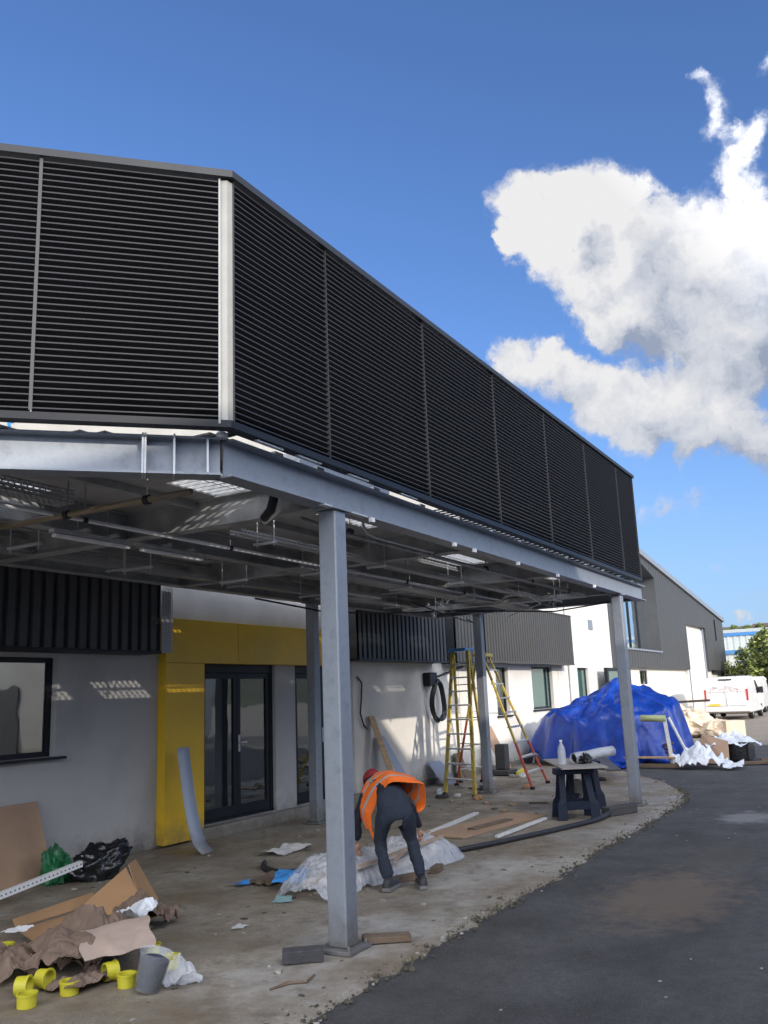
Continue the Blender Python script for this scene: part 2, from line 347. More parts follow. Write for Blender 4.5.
# scattered low haze wisps
wis = noise_tex(vm('MULTIPLY', D, (1, 1, 5)).outputs[0], 5, 6, .6)
wr = N.new('ShaderNodeMapRange'); wr.interpolation_type = 'SMOOTHSTEP'; wr.inputs['From Min'].default_value = .5; wr.inputs['From Max'].default_value = .78; L.new(wis.outputs['Fac'], wr.inputs['Value'])
lo = N.new('ShaderNodeMapRange'); lo.inputs['From Min'].default_value = .3; lo.inputs['From Max'].default_value = .05; lo.inputs['To Min'].default_value = 0; lo.inputs['To Max'].default_value = .4; L.new(zc.outputs['Z'], lo.inputs['Value'])
wf = mth('MULTIPLY', wr.outputs[0], lo.outputs[0])
skc = vm('SCALE', sky.outputs['Color']); skc.inputs['Scale'].default_value = SKY
tint = vm('MULTIPLY', skc.outputs[0], (.72, .92, 1.28))
m1 = N.new('ShaderNodeMixRGB'); L.new(wf, m1.inputs['Fac']); L.new(tint.outputs[0], m1.inputs['Color1']); m1.inputs['Color2'].default_value = (.6, .66, .76, 1)
m2 = N.new('ShaderNodeMixRGB'); L.new(rp.outputs[0], m2.inputs['Fac']); hz = N.new('ShaderNodeMapRange'); hz.inputs['From Min'].default_value = .28; hz.inputs['From Max'].default_value = 0; hz.inputs['To Max'].default_value = .75; L.new(zc.outputs['Z'], hz.inputs['Value'])
mh = N.new('ShaderNodeMixRGB'); L.new(hz.outputs[0], mh.inputs['Fac']); L.new(m1.outputs[0], mh.inputs['Color1']); mh.inputs['Color2'].default_value = (.36, .54, .86, 1)
L.new(mh.outputs[0], m2.inputs['Color1'])
# boost the added clouds on the sun's side, out of view, for more fill
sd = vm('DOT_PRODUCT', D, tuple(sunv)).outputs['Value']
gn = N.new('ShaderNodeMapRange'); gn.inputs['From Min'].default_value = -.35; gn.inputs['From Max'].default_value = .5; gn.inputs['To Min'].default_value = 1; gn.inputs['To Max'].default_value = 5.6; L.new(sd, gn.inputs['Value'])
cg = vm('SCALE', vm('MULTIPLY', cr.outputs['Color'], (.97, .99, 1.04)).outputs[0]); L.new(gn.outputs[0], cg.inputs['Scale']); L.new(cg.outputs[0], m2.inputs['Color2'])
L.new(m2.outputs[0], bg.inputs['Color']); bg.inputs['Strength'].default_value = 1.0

# ------------------------------------------------------------------ ground
def ground_mat(name, base, b2, scale, bump, brown=None, wet=False, edge=None):
    m = bpy.data.materials.new(name); m.use_nodes = True
    nt = m.node_tree; N = nt.nodes; L = nt.links; b = N['Principled BSDF']
    tc = N.new('ShaderNodeTexCoord')
    def nt_(s, d=8, r=.6):
        n = N.new('ShaderNodeTexNoise'); n.inputs['Scale'].default_value = s; n.inputs['Detail'].default_value = d; n.inputs['Roughness'].default_value = r; L.new(tc.outputs['Object'], n.inputs['Vector']); return n.outputs['Fac']
    def ramp(f, a, c, ca=(0, 0, 0), cb=(1, 1, 1)):
        r = N.new('ShaderNodeValToRGB'); r.color_ramp.elements[0].position = a; r.color_ramp.elements[1].position = c; r.color_ramp.elements[0].color = (*ca, 1); r.color_ramp.elements[1].color = (*cb, 1); L.new(f, r.inputs['Fac']); return r.outputs['Color']
    def mix(f, a, c):
        x = N.new('ShaderNodeMixRGB')
        if isinstance(f, float): x.inputs['Fac'].default_value = f
        else: L.new(f, x.inputs['Fac'])
        for i, q in ((1, a), (2, c)):
            if isinstance(q, tuple): x.inputs[i].default_value = (*q, 1)
            else: L.new(q, x.inputs[i])
        return x.outputs['Color']
    col = ramp(nt_(scale), .35, .65, base, b2)
    col = mix(ramp(nt_(55, 3, .7), .4, .7, (0, 0, 0), (.45, .45, .45)), col, tuple(v*.55 for v in base))
    col = mix(ramp(nt_(95, 2, .7), .56, .68, (0, 0, 0), (.6, .6, .6)), col, tuple(min(1, v*1.9) for v in b2))
    col = mix(ramp(nt_(9, 10, .75), .45, .7, (0, 0, 0), (.5, .5, .5)), col, tuple(v*.6 for v in base))
    if brown:
        for (cx, cy, rx, ry, bc, amt) in brown:
            mp = N.new('ShaderNodeMapping'); mp.inputs['Location'].default_value = (-cx/rx, -cy/ry, 0); mp.inputs['Scale'].default_value = (1/rx, 1/ry, 0); L.new(tc.outputs['Object'], mp.inputs['Vector'])
            ln = N.new('ShaderNodeVectorMath'); ln.operation = 'LENGTH'; L.new(mp.outputs[0], ln.inputs[0])
            ad = N.new('ShaderNodeMath'); ad.operation = 'MULTIPLY_ADD'; L.new(nt_(4.5), ad.inputs[0]); ad.inputs[1].default_value = 1.9; L.new(ln.outputs['Value'], ad.inputs[2])
            f = ramp(ad.outputs[0], 1.35, 1.95) if False else None
            mr = N.new('ShaderNodeMapRange'); mr.inputs['From Min'].default_value = 1.5; mr.inputs['From Max'].default_value = 2.1; mr.inputs['To Min'].default_value = amt; mr.inputs['To Max'].default_value = 0; L.new(ad.outputs[0], mr.inputs['Value'])
            col = mix(mr.outputs[0], col, bc)
    if wet:
        f = ramp(nt_(.9, 12, .72), .42, .66)
        col = mix(f, col, (.17, .13, .085))
        f2 = ramp(nt_(2.6, 12, .75), .5, .68)
        col = mix(f2, col, (.14, .115, .085))
        rr = ramp(nt_(1.4), .45, .6, (.95, .95, .95), (.42, .42, .42)); L.new(rr, b.inputs['Roughness'])
    else:
        b.inputs['Roughness'].default_value = .88
    L.new(col, b.inputs['Base Color'])
    bp = N.new('ShaderNodeBump'); bp.inputs['Strength'].default_value = bump; bp.inputs['Distance'].default_value = .015; L.new(nt_(90, 4, .7), bp.inputs['Height'])
    bp2 = N.new('ShaderNodeBump'); bp2.inputs['Strength'].default_value = .5; bp2.inputs['Distance'].default_value = .05; L.new(nt_(3, 4, .6), bp2.inputs['Height']); L.new(bp.outputs[0], bp2.inputs['Normal'])
    L.new(bp2.outputs[0], b.inputs['Normal'])
    return m
M_asph = ground_mat('asphalt', (.046, .045, .046), (.092, .091, .092), 1.6, 1.0, brown=[(7.75, 1.85, 1.15, .55, (.17, .125, .09), .6), (9.6, 1.75, .9, .35, (.11, .09, .07), .35), (12.4, 1.9, .55, .35, (.26, .26, .26), .7), (6, -1, 2, 1.2, (.08, .08, .085), .4)])
M_far = ground_mat('old_asphalt', (.2, .175, .145), (.27, .235, .195), .5, .5)
M_conc = ground_mat('concrete_slab', (.225, .2, .16), (.32, .295, .25), .8, .35, wet=True,
                    brown=[(5.2, 3.5, 1.3, .5, (.36, .35, .33), .75), (8.2, 3.5, 2.2, .45, (.36, .345, .31), .75), (12, 3.2, 2.5, .35, (.3, .28, .25), .6), (11.5, 5.6, 2, .8, (.3, .26, .2), .55)])
mb = MB(); mb.add([(-60, -120, -.02), (1500, -900, -.02), (1500, 1200, -.02), (-60, 500, -.02)], [(0, 1, 2, 3)])
tag(mb.build('ground', M_far), kind='structure')
# dark new asphalt: everything to X=24, subdivided, slightly uneven
mb = sheet(1, 1, 120, 120, lambda u, v: V((-14+u*40.5, -9.9+v*18.5, -.012+.006*noise.noise(V((u*16, v*16, 0))))))
tag(mb.build('asphalt_road', M_asph, smooth=True), kind='structure')
# concrete slab with a ragged edge
def edgeY(x):
    e = 2.9 + .10*noise.noise(V((x*1.3, 3, 0))) + .07*noise.noise(V((x*5, 7, 0))) + .03*noise.noise(V((x*15, 9, 0)))
    if x > 13.6: e += (x-13.6)**1.6*.17
    if x < 4.6: e += (4.6-x)*.12
    return e
mb = MB(); n = 420; rows = [0, .02, .06, .2, .5, 1]
vs = []
for i in range(n+1):
    x = -8 + i/n*28.2; e = min(edgeY(x), 7.6)
    for t in rows:
        y = e + (7.95-e)*t; z = (-.022 if t == 0 else .004 + .004*noise.noise(V((x*2, y*2, 0)))) + (.006*noise.noise(V((x*9, y*9, 2))) if t in (.02, .06) else 0)
        vs.append((x, y, z))
k = len(rows)
mb.add(vs, [(i*k+j, (i+1)*k+j, (i+1)*k+j+1, i*k+j+1) for i in range(n) for j in range(k-1)])
tag(mb.build('concrete_slab', M_conc, smooth=True), kind='structure')

# gravel, weeds and soil along the slab edge (uncountable)
mb = MB()
for i in range(1000):
    x = random.uniform(2.6, 15.5); y = edgeY(x)+abs(random.gauss(-.02, .13))-.05
    if y < edgeY(x)-.15: continue
    r = random.choice([.004, .005, .006, .008, .012])*random.uniform(.7, 1.3)
    q = Matrix.Rotation(random.uniform(0, 6.28), 3, 'Z') @ Matrix.Rotation(random.uniform(-.6, .6), 3, 'X')
    vs = [q @ V((sx*r*random.uniform(.7, 1.3), sy*r*random.uniform(.6, 1), sz*r*random.uniform(.4, .8))) + V((x, y, r*.3)) for sx in (-1, 1) for sy in (-1, 1) for sz in (-1, 1)]
    mb.m = 0 if random.random() < .9 else 1
    mb.add(vs, [(0, 1, 3, 2), (4, 6, 7, 5), (0, 4, 5, 1), (2, 3, 7, 6), (0, 2, 6, 4), (1, 5, 7, 3)])
M_soil = mat('soil_crumbs', (.085, .075, .055), .95, 0, .3, 20)
M_pale = mat('pale_crumbs', (.3, .29, .26), .9, 0, .2, 20)
o = mb.build('edge_gravel', [M_soil, M_pale]); tag(o, 'loose gravel and crumbled soil along the edge of the concrete slab', 'gravel', kind='stuff')
mb = MB()
for i in range(260):
    x = random.choice([random.gauss(5.4, .5), random.gauss(13.6, .35), random.gauss(14.9, .3), random.gauss(6.8, .3), random.uniform(4, 15)]); y = edgeY(x)+random.gauss(.03, .05)
    h = random.uniform(.015, .05); a = random.uniform(0, 6.28); d = V((math.cos(a), math.sin(a), 0)); s = V((-d.y, d.x, 0))*.004
    p = V((x, y, 0)); mb.add([p-s, p+s, p+d*h*.6+V((0, 0, h))], [(0, 1, 2)])
M_grass = mat('weeds', (.09, .10, .04), .8, 0, .4, 20)
tag(mb.build('weeds', M_grass), 'thin green weeds sprouting along the slab edge', 'weeds', kind='stuff')
mb = MB()
for i in range(520):
    x = random.uniform(3.8, 17); y = random.uniform(3.2, 7.6) if random.random() < .75 else random.uniform(0, 2.9)
    if y < edgeY(x) and random.random() < .75: continue
    r = random.choice([.006, .008, .012, .018])*random.uniform(.7, 1.4)
    if y < edgeY(x): r = min(r, .007)
    q = Matrix.Rotation(random.uniform(0, 6.28), 3, 'Z')
    vs = [q @ V((sx*r*random.uniform(.7, 1.6), sy*r*random.uniform(.6, 1), sz*r*.4)) + V((x, y, r*.3)) for sx in (-1, 1) for sy in (-1, 1) for sz in (-1, 1)]
    mb.m = random.choice([0, 0, 1, 2])
    mb.add(vs, [(0, 1, 3, 2), (4, 6, 7, 5), (0, 4, 5, 1), (2, 3, 7, 6), (0, 2, 6, 4), (1, 5, 7, 3)])
tag(mb.build('scattered_crumbs', [M_soil, M_pale, M_stone]), 'small stones and crumbs scattered over slab and asphalt', 'rubble', kind='stuff')

# ------------------------------------------------------------------ main building
WY = 7.9; CY = 7.55
B = empty('workshop_building', (8, WY, 0), 'low rendered workshop building with dark ribbed cladding bands and a yellow entrance surround', 'building')
def wall_with_holes(mb, x0, x1, z0, z1, holes, y0, y1):
    xs = sorted({x0, x1, *[h[0] for h in holes], *[h[1] for h in holes]}); zs = sorted({z0, z1, *[h[2] for h in holes], *[h[3] for h in holes]})
    vs = []; idx = {}
    def P(x, y, z):
        k = (round(x, 4), y, round(z, 4))
        if k not in idx: idx[k] = len(vs); vs.append((x, y, z))
        return idx[k]
    def inside(a, b): return any(h[0]-1e-6 <= a and b <= h[1]+1e-6 for h in [0])
    solid = {}
    for i in range(len(xs)-1):
        for j in range(len(zs)-1):
            cx, cz = (xs[i]+xs[i+1])/2, (zs[j]+zs[j+1])/2
            solid[i, j] = x0 < cx < x1 and z0 < cz < z1 and not any(h[0] < cx < h[1] and h[2] < cz < h[3] for h in holes)
    fs = []
    for (i, j), s in solid.items():
        if not s: continue
        a, b, c, d = xs[i], xs[i+1], zs[j], zs[j+1]
        fs.append((P(a, y0, c), P(b, y0, c), P(b, y0, d), P(a, y0, d))); fs.append((P(a, y1, c), P(a, y1, d), P(b, y1, d), P(b, y1, c)))
        if not solid.get((i-1, j)): fs.append((P(a, y0, c), P(a, y0, d), P(a, y1, d), P(a, y1, c)))
        if not solid.get((i+1, j)): fs.append((P(b, y0, c), P(b, y1, c), P(b, y1, d), P(b, y0, d)))
        if not solid.get((i, j-1)): fs.append((P(a, y0, c), P(a, y1, c), P(b, y1, c), P(b, y0, c)))
        if not solid.get((i, j+1)): fs.append((P(a, y0, d), P(b, y0, d), P(b, y1, d), P(a, y1, d)))
    mb.add(vs, fs)
WIN = [(4.55, 6.69, 1.17, 2.21), (18.9, 19.65, 1.14, 2.22), (21.2, 22.75, 1.2, 2.26), (24.9, 25.95, .9, 2.26)]
DO = [(9.02, 10.6, .14, 2.19), (11.1, 12.65, .14, 2.19)]
mb = MB(); wall_with_holes(mb, 12.75, 17.63, -.1, 3.9, [], WY, WY+.32); mb.build('wall', M_render, B)
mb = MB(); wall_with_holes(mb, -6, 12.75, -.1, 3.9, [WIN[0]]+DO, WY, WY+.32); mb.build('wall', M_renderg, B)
mb = MB(); wall_with_holes(mb, 17.63, 28.6, -.1, 5.4, WIN[1:], WY, WY+.32); mb.build('wall', M_render, B)
mb = MB(); mb.box(-6, 17.62, WY+.003, WY+.32, 3.9, 6.2); mb.build('upper_wall', mat('upper_cladding', (.42, .41, .38), .8, 0, .15, 1.5), B)
mb = MB(); mb.box(28.3, 28.6, WY+.32, 20, -.1, 5.4); mb.box(-6, -5.7, WY+.32, 20, -.1, 6.2); mb.box(-5.69, 28.29, 20, 20.3, -.1, 5.39); mb.build('wall', M_render, B)
mb = MB(); mb.box(-6.2, 17.62, WY-.1, 20.4, 6.203, 6.4); mb.box(17.63, 28.8, WY-.1, 20.4, 5.403, 5.55); mb.build('roof', M_roof, B)
mb = MB(); mb.box(-5.6, 28.2, WY+.33, 19.9, -.05, -.02); mb.box(-5.6, 28.2, WY+3.2, WY+3.3, 0, 3.2); mb.box(-5.6, 28.2, WY+.33, WY+3.2, 2.6, 2.65); mb.box(7.9, 8, WY+.35, WY+3.2, 0, 2.6); mb.box(13.2, 13.3, WY+.35, WY+3.2, 0, 2.6)
mb.build('interior', mat('interior_lining', (.55, .54, .52), .9), B)
# dry internal partitions / studs seen through the glass
mb = MB()
for x in (9.0, 9.5, 10.0, 10.6, 11.3, 12.1): mb.box(x, x+.06, WY+1.3, WY+1.36, 0, 2.6)
mb.box(8.2, 13, WY+1.3, WY+1.36, 1.72, 1.78); mb.build('stud_partition', mat('stud_grey', (.35, .35, .38), .6), B)
mb = MB(); mb.box(8.1, 13, WY+1.4, WY+1.42, .9, 2.5); mb.build('pale_fill_board', mat('pale_fill_board', (.75, .72, .8), .8), B)  # pale board added to brighten what shows through the door glass
def ribbed(mb, x0, x1, z0, z1, y, depth, pitch=.15, rise=.04, wallY=WY-.003):
    """box-profile cladding on a projecting frame"""
    n = int((x1-x0)/pitch); pr = []
    for i in range(n):
        a = x0+i*(x1-x0)/n; p = (x1-x0)/n
        pr += [(a, y), (a+p*.55, y), (a+p*.62, y+rise), (a+p*.93, y+rise)]
    pr.append((x1, y))
    vs = [(a, b, z) for a, b in pr for z in (z0, z1)]
    mb.add(vs, [(2*i, 2*i+2, 2*i+3, 2*i+1) for i in range(len(pr)-1)])
def clad(x0, x1, z0, z1, m=M_clad):
    mb = MB(); ribbed(mb, x0, x1, z0, z1, CY, 0)
    mb.box(x0, x0+.02, CY+.045, WY-.003, z0, z1); mb.box(x1-.02, x1, CY+.045, WY-.003, z0, z1)
    cl = mb.build('ribbed_cladding', m, B)
    
    for za, zb in ((z0-.035, z0-.002), (z1+.002, z1+.03)): mb = MB(); mb.box(x0-.01, x1+.01, CY-.012, WY-.003, za, zb); mb.build('drip_flashing', M_cladf if m is M_cladf else M_black, B)
clad(-5, 7.88, 2.29, 3.26); clad(12.42, 15.75, 2.29, 3.26); clad(16.15, 17.55, 2.29, 3.26); clad(17.64, 23.6, 2.33, 3.6, M_cladf)
# yellow surround (portal)
mb = MB()
mb.box(8.21, 8.92, 7.77, WY-.003, .03, 2.168); mb.box(8.21, 12.38, 7.77, WY-.003, 2.17, 2.72)
for x in (9.55, 11.1): pass
o = mb.build('yellow_surround', M_yellow, B, bevel=.004)
mb = MB(); 
for q in ((9.6, 9.606, 7.7685, 7.7697, 2.19, 2.71), (11.3, 11.306, 7.7685, 7.7697, 2.19, 2.71), (8.22, 8.91, 7.7685, 7.7697, 2.166, 2.172)): mb = MB(); mb.box(*q); mb.build('panel_joint', mat('joint', (.25, .15, .01), .8), B)
# plinth and threshold
mb = MB(); mb.box(8.68, 12.8, 7.72, WY-.003, -.05, .135); mb.build('threshold_plinth', M_plinth, B, bevel=.01)
mb = MB(); mb.box(-6, 7.9, 7.86, WY-.002, -.05, .09); mb.box(12.82, 28.5, 7.87, WY-.002, -.05, .11); mb.build('plinth', M_plinth, B, bevel=.008)
# windows
def window(x0, x1, z0, z1, split=None, sill=True, glass=M_glass, y=WY+.08, parent=None, fr=.055):
    parent = parent or B
    mb = MB(); f = fr
    mb.box(x0, x1, y, y+.06, z0, z0+f); mb.box(x0, x1, y, y+.06, z1-f, z1); mb.box(x0, x0+f, y, y+.06, z0+f, z1-f); mb.box(x1-f, x1, y, y+.06, z0+f, z1-f)
    for s in split or []: mb.box(s-f/2, s+f/2, y-.002, y+.06, z0+f, z1-f)
    w = mb.build('window', M_black, parent, bevel=.004)
    mb = MB(); mb.box(x0+f, x1-f, y+.025, y+.033, z0+f, z1-f); p = mb.build('pane', glass, parent); p.parent = w
    if sill:
        mb = MB(); mb.box(x0-.06, x1+.1, WY-.07, y+.003, z0-.03, z0-.002); p = mb.build('sill', M_black, parent); p.parent = w
    return w
window(*WIN[0][:2], *WIN[0][2:], split=[5.35])
window(18.9, 19.65, 1.14, 2.22); window(21.2, 22.75, 1.2, 2.26, split=[22.45], glass=M_glassg); window(24.9, 25.95, .9, 2.26, glass=M_glassg)
# double doors
def doors(x0, x1, name='glazed_double_door'):
    z0, z1, y = .14, 2.19, WY+.05
    mb = MB(); f = .06
    mb.box(x0, x1, y, y+.09, z1-.13, z1); mb.box(x0, x0+f, y, y+.09, z0, z1-.13); mb.box(x1-f, x1, y, y+.09, z0, z1-.13); mb.box(x0, x1, y, y+.09, z0, z0+.03)
    d = mb.build('door_frame', M_black, B, bevel=.003)
    xm = (x0+x1)/2
    for a, b, s in ((x0+f+.004, xm-.003, 1), (xm+.003, x1-f-.004, -1)):
        mb = MB(); q = .075
        mb.box(a, a+q, y+.015, y+.065, z0+.035, z1-.135); mb.box(b-q, b, y+.015, y+.065, z0+.035, z1-.135); mb.box(a+q, b-q, y+.015, y+.065, z0+.035, z0+.17); mb.box(a+q, b-q, y+.015, y+.065, z1-.21, z1-.135)
        l = mb.build('door_leaf', M_black, B, bevel=.003)
        mb = MB(); mb.box(a+q, b-q, y+.035, y+.042, z0+.17, z1-.21); g = mb.build('pane', M_glass, B); g.parent = l
        hx = (b-.035) if s == 1 else (a+.035)
        if s == -1:
            mb = MB(); mb.box(hx-.018, hx+.018, y+.005, y+.014, 1.0, 1.22); mb.bar((hx, y-.03, 1.12), (hx, y+.005, 1.12), .018, .018); mb.bar((hx, y-.03, 1.12), (hx+.12, y-.03, 1.12), .018, .018); h = mb.build('handle', M_alu, B); h.parent = l
doors(*DO[0][:2]); doors(*DO[1][:2])
# pale strip window between the cladding bands
mb = MB(); mb.box(15.8, 16.1, WY-.05, WY-.004, 2.3, 3.2); mb.build('light_strip', mat('pale_panel', (.5, .55, .55), .6), B)
# blue swirl painted sign on the upper wall
mb = MB()
for k in range(3):
    pts = [(6.0+.03*k+.2*math.cos(a/10+2.2)+.12, WY-.006, 4.72+.05*k+.22*math.sin(a/10+2.2)) for a in range(0, 14)]
    for a, b in zip(pts[:-1], pts[1:]): mb.bar(a, b, .005, .035+.02*k, up=(0, 0, 1))
mb.build('sign_swirl', M_logo, B)
# ------------------------------------------------------------------ far warehouse
F = empty('gabled_warehouse', (50, 9.6, 0), 'grey clad warehouse with sloping roofline, white lower wall and big recessed window', 'building')
FY = 9.6
def rz(x): return 7.58 - (x-41.06)*.0927
mb = MB(); wall_with_holes(mb, 30, 61.9, -.1, 2.62, [(39.9, 41.3, 1.76, 2.37)], FY+.25, FY+.5); mb.box(50.0, 55.6, FY+.251, FY+.5, 2.62, 5.4); mb.box(61.65, 61.9, FY+.5, 40, -.1, 5.5)
mb.box(49.7, 50.0, FY+.1, FY+.25, 0, 2.45); mb.build('wall', mat('warm_white_render', (.68, .655, .6), .9, 0, .05, .6, dirt=(.55, .52, .46), dscale=.3, damt=.5), F)
mb = MB()
def quadx(x0, x1, zb0, zb1, zt0, zt1, y0=FY, y1=FY+.25):
    mb.add([(x0, y0, zb0), (x1, y0, zb1), (x1, y0, zt1), (x0, y0, zt0), (x0, y1, zb0), (x1, y1, zb1), (x1, y1, zt1), (x0, y1, zt0)], [(0, 1, 2, 3), (4, 7, 6, 5), (0, 4, 5, 1), (3, 2, 6, 7), (0, 3, 7, 4), (1, 5, 6, 2)])
G = .45
def strips(x0, x1, fb, ft):
    n = max(1, round((x1-x0)/G))
    for i in range(n):
        a = x0+(x1-x0)*i/n; b = x0+(x1-x0)*(i+1)/n
        quadx(a, b-.035, fb(a), fb(b-.035), ft(a), ft(b-.035)); quadx(b-.035, b, fb(b), fb(b), ft(b), ft(b), FY+.03, FY+.25)
def wt(x): return 6.78 + (43.45-x)*.2
strips(30, 37, lambda x: 2.47, rz)
strips(37, 43.45, lambda x: 2.47, lambda x: 3.28)
strips(37, 43.45, wt, rz)
strips(43.45, 50.0, lambda x: 2.47, rz)
strips(50.0, 55.6, lambda x: 4.93, rz)
strips(55.6, 62.0, lambda x: 2.47, rz)
mb.build('cladding', M_cladf, F)
mb = MB()
mb.add([(43.44, FY, 3.29), (43.44, FY+.62, 3.29), (43.44, FY+.62, 6.77), (43.44, FY, 6.77)], [(0, 1, 2, 3)]); mb.add([(37, FY, wt(37)-.01), (43.44, FY, 6.77), (43.44, FY+.62, 6.77), (37, FY+.62, wt(37)-.01)], [(0, 1, 2, 3)]); mb.add([(37, FY, 3.29), (43.44, FY, 3.29), (43.44, FY+.62, 3.29), (37, FY+.62, 3.29)], [(0, 1, 2, 3)])
mb.build('window_reveal', M_clad, F)
mb = MB(); mb.add([(37, FY+.6, 3.3), (43.43, FY+.6, 3.3), (43.43, FY+.6, 6.76), (37, FY+.6, wt(37))], [(0, 1, 2, 3)]); w = mb.build('window', M_glassg, F)
mb = MB()
for x in (38.6, 40.2, 41.8): mb.box(x-.05, x+.05, FY+.55, FY+.595, 3.3, 7)
q = mb.build('frame', M_black, F); q.parent = w
mb = MB(); mb.box(37, 43.5, FY-.06, FY+.02, 3.2, 3.275); mb.build('sill', M_galv, F)
mb = MB(); mb.box(39.9, 41.3, FY+.33, FY+.36, 1.76, 2.37); w = mb.build('window', M_glass, F)
mb = MB(); mb.box(39.9, 39.98, FY+.3, FY+.325, 1.76, 2.37); mb.box(41.22, 41.3, FY+.3, FY+.325, 1.76, 2.37); mb.box(39.98, 41.22, FY+.3, FY+.325, 2.3, 2.37); mb.box(40.5, 40.58, FY+.3, FY+.325, 1.76, 2.3); q = mb.build('frame', M_black, F); q.parent = w
mb = MB(); mb.prism([(30, FY-.12, rz(30)+.004), (62.2, FY-.12, rz(62.2)+.004), (62.2, FY-.12, rz(62.2)+.26), (30, FY-.12, rz(30)+.26)], (0, .3, 0)); mb.build('roof_trim', M_galv, F)
mb = MB(); mb.prism([(30, FY+.19, rz(30)+.01), (62.1, FY+.19, rz(62.1)+.01), (62.1, FY+.19, rz(62.1)+.15), (30, FY+.19, rz(30)+.15)], (0, 30, 0)); mb.build('roof', M_roof, F)
mb = MB(); mb.box(58.8, 58.9, FY-.07, FY-.003, 4.3, 5.6); mb.box(57.5, 61.9, FY-.02, FY+.22, 2.3, 2.465); mb.build('downpipe', M_black, F)
mb = MB(); mb.box(50.35, 55.3, FY+.19, FY+.247, .02, 4.75); mb.build('tall_door', mat('pale_door', (.6, .59, .56), .6, 0, .04, 1), F)
for q in ((50.22, 50.34), (55.31, 55.43)): mb = MB(); mb.box(q[0], q[1], FY+.1, FY+.247, .02, 4.9); mb.build('door_jamb', M_galv, F)

for x in (11.0, 24.2):
    pass
mb = MB(); mb.tube([(24.1, WY-.05, .1), (24.1, WY-.05, 5.3)], .04, 10); mb.build('downpipe', M_whited, B)
mb = MB(); mb.box(26.3, 26.7, WY-.03, WY-.003, 3.4, 3.7); mb.build('vent', M_galv, B)
for x in (16.9, 23.2): mb = MB(); mb.box(x, x+.012, WY-.0045, WY-.002, .12, 2.25); mb.build('movement_joint', M_plinth, B)
# dark framed glazed screen beside the white wall
t = empty('framed_screen', (28, 7.6, 0), 'dark framed glass screen standing against the white wall behind the blue tarpaulin', 'screen')
mb = MB(); mb.box(26.7, 26.85, 7.55, 7.65, 0, 2.16); mb.box(29.3, 29.42, 7.55, 7.65, 0, 2.16); mb.box(26.7, 29.42, 7.55, 7.65, 2.163, 2.26); mb.build('frame', M_black, t)
mb = MB(); mb.box(26.85, 29.3, 7.59, 7.6, .1, 2.16); mb.build('pane', M_glassg, t)

# ------------------------------------------------------------------ neighbouring warehouse behind the camera (throws the long shadow)
Nb = empty('neighbouring_warehouse', (5, -12, 0), 'pale neighbouring warehouse behind the viewer that shades the yard', 'building')
mb = MB(); mb.box(-25, 4.3, -18, -10, -.1, 8.5); mb.box(4.303, 19.4, -18, -10, -.1, 7.45); mb.build('wall', mat('neighbour_wall', (.7, .68, .7), .85, 0, .06, 1), Nb)
mb = MB(); mb.box(-25.1, 4.3, -18.1, -9.97, 8.503, 8.58); mb.box(4.31, 19.45, -18.1, -9.97, 7.453, 7.53); mb.build('roof', M_roof, Nb)
for x in (-8, -2, 3, 9, 14.5):
    mb = MB(); mb.box(x, x+2.6, -9.995, -9.96, .1, 3.2); w = mb.build('roller_door', M_clad, Nb)
for x in (-6, 0, 6.5, 12):
    mb = MB(); mb.box(x, x+1.6, -9.995, -9.97, 4.2, 5.4); mb.build('window', M_glass, Nb)

t = empty('white_outbuilding', (26, -17, 0), 'white outbuilding behind the viewer, seen only as a reflection in the windows', 'building')
mb = MB(); mb.prism([(24, -12.5, -.1), (24, -21, -.1), (24, -21, 3.2), (24, -16.75, 4.9), (24, -12.5, 3.2)], (9, 0, 0)); mb.build('wall', M_render, t)
mb = MB(); mb.box(23.9, 23.98, -16, -14.4, .0, 2.6); mb.build('door', M_clad, t)
# ------------------------------------------------------------------ canopy
CZ = 3.02; BT = 3.26
K = empty('steel_canopy', (8, 5.4, 0), 'galvanised steel canopy frame on square columns along the front of the building', 'canopy')
def column(x, y, s=.15, top=3.004):
    mb = MB(); h = s/2; mb.box(x-h, x+h, y-h, y+h, .032, top); c = mb.build('column', M_galv, K, bevel=.012)
    mb = MB(); mb.box(x-.14, x+.14, y-.14, y+.14, .008, .032)
    for a in (-1, 1):
        for b in (-1, 1): mb.lathe([(0, .06), (.011, .06), (.011, .032)], (x+a*.11, y+b*.11, 0), 8); 
    q = mb.build('base_plate', M_galv, K, bevel=.003); q.parent = c
    mb = MB(); mb.box(x-.12, x+.12, y-.1, y+.1, top, top+.014); q = mb.build('cap_plate', M_galv, K); q.parent = c
    return c
column(5.375, 3.465); column(13.21, 3.49); column(10.5, 7.15, .14); column(14.3, 6.24, .14)
r2 = 2**.5/2
A = V((4.145, 3.465, CZ))
fd = V((-r2, r2, 0))
mb = MB(); mb.ibeam(A, (14.65, 3.465, CZ), .24, .15, .014, .01); mb.build('edge_beam', M_galv, K)
mb = MB(); mb.ibeam(A+fd*.02, A+fd*6.0, .24, .15, .014, .01); mb.build('edge_beam', M_galv, K)
mb = MB()
pn = V((-r2, -r2, 0))
for d in (.3, .47, .485):
    c = A+fd*d
    mb.bar(c+pn*.008+V((0, 0, -.004)), c+pn*.008+V((0, 0, .248)), .012, .15, up=fd.cross(V((0, 0, 1))))
for d in (.1,):
    c = A+fd*d+pn*.04; mb.bar(c+V((0, 0, .015)), c+V((0, 0, .225)), .012, .07, up=fd.cross(V((0, 0, 1))))
mb.build('end_plate', M_galvl, K)
for x in (5.8, 7.3, 7.75, 8.9, 10.2, 11.7):   # pale flange clips
    mb = MB(); mb.box(x, x+.05, 3.372, 3.40, CZ-.035, CZ-.001); mb.build('beam_clip', M_white, K)
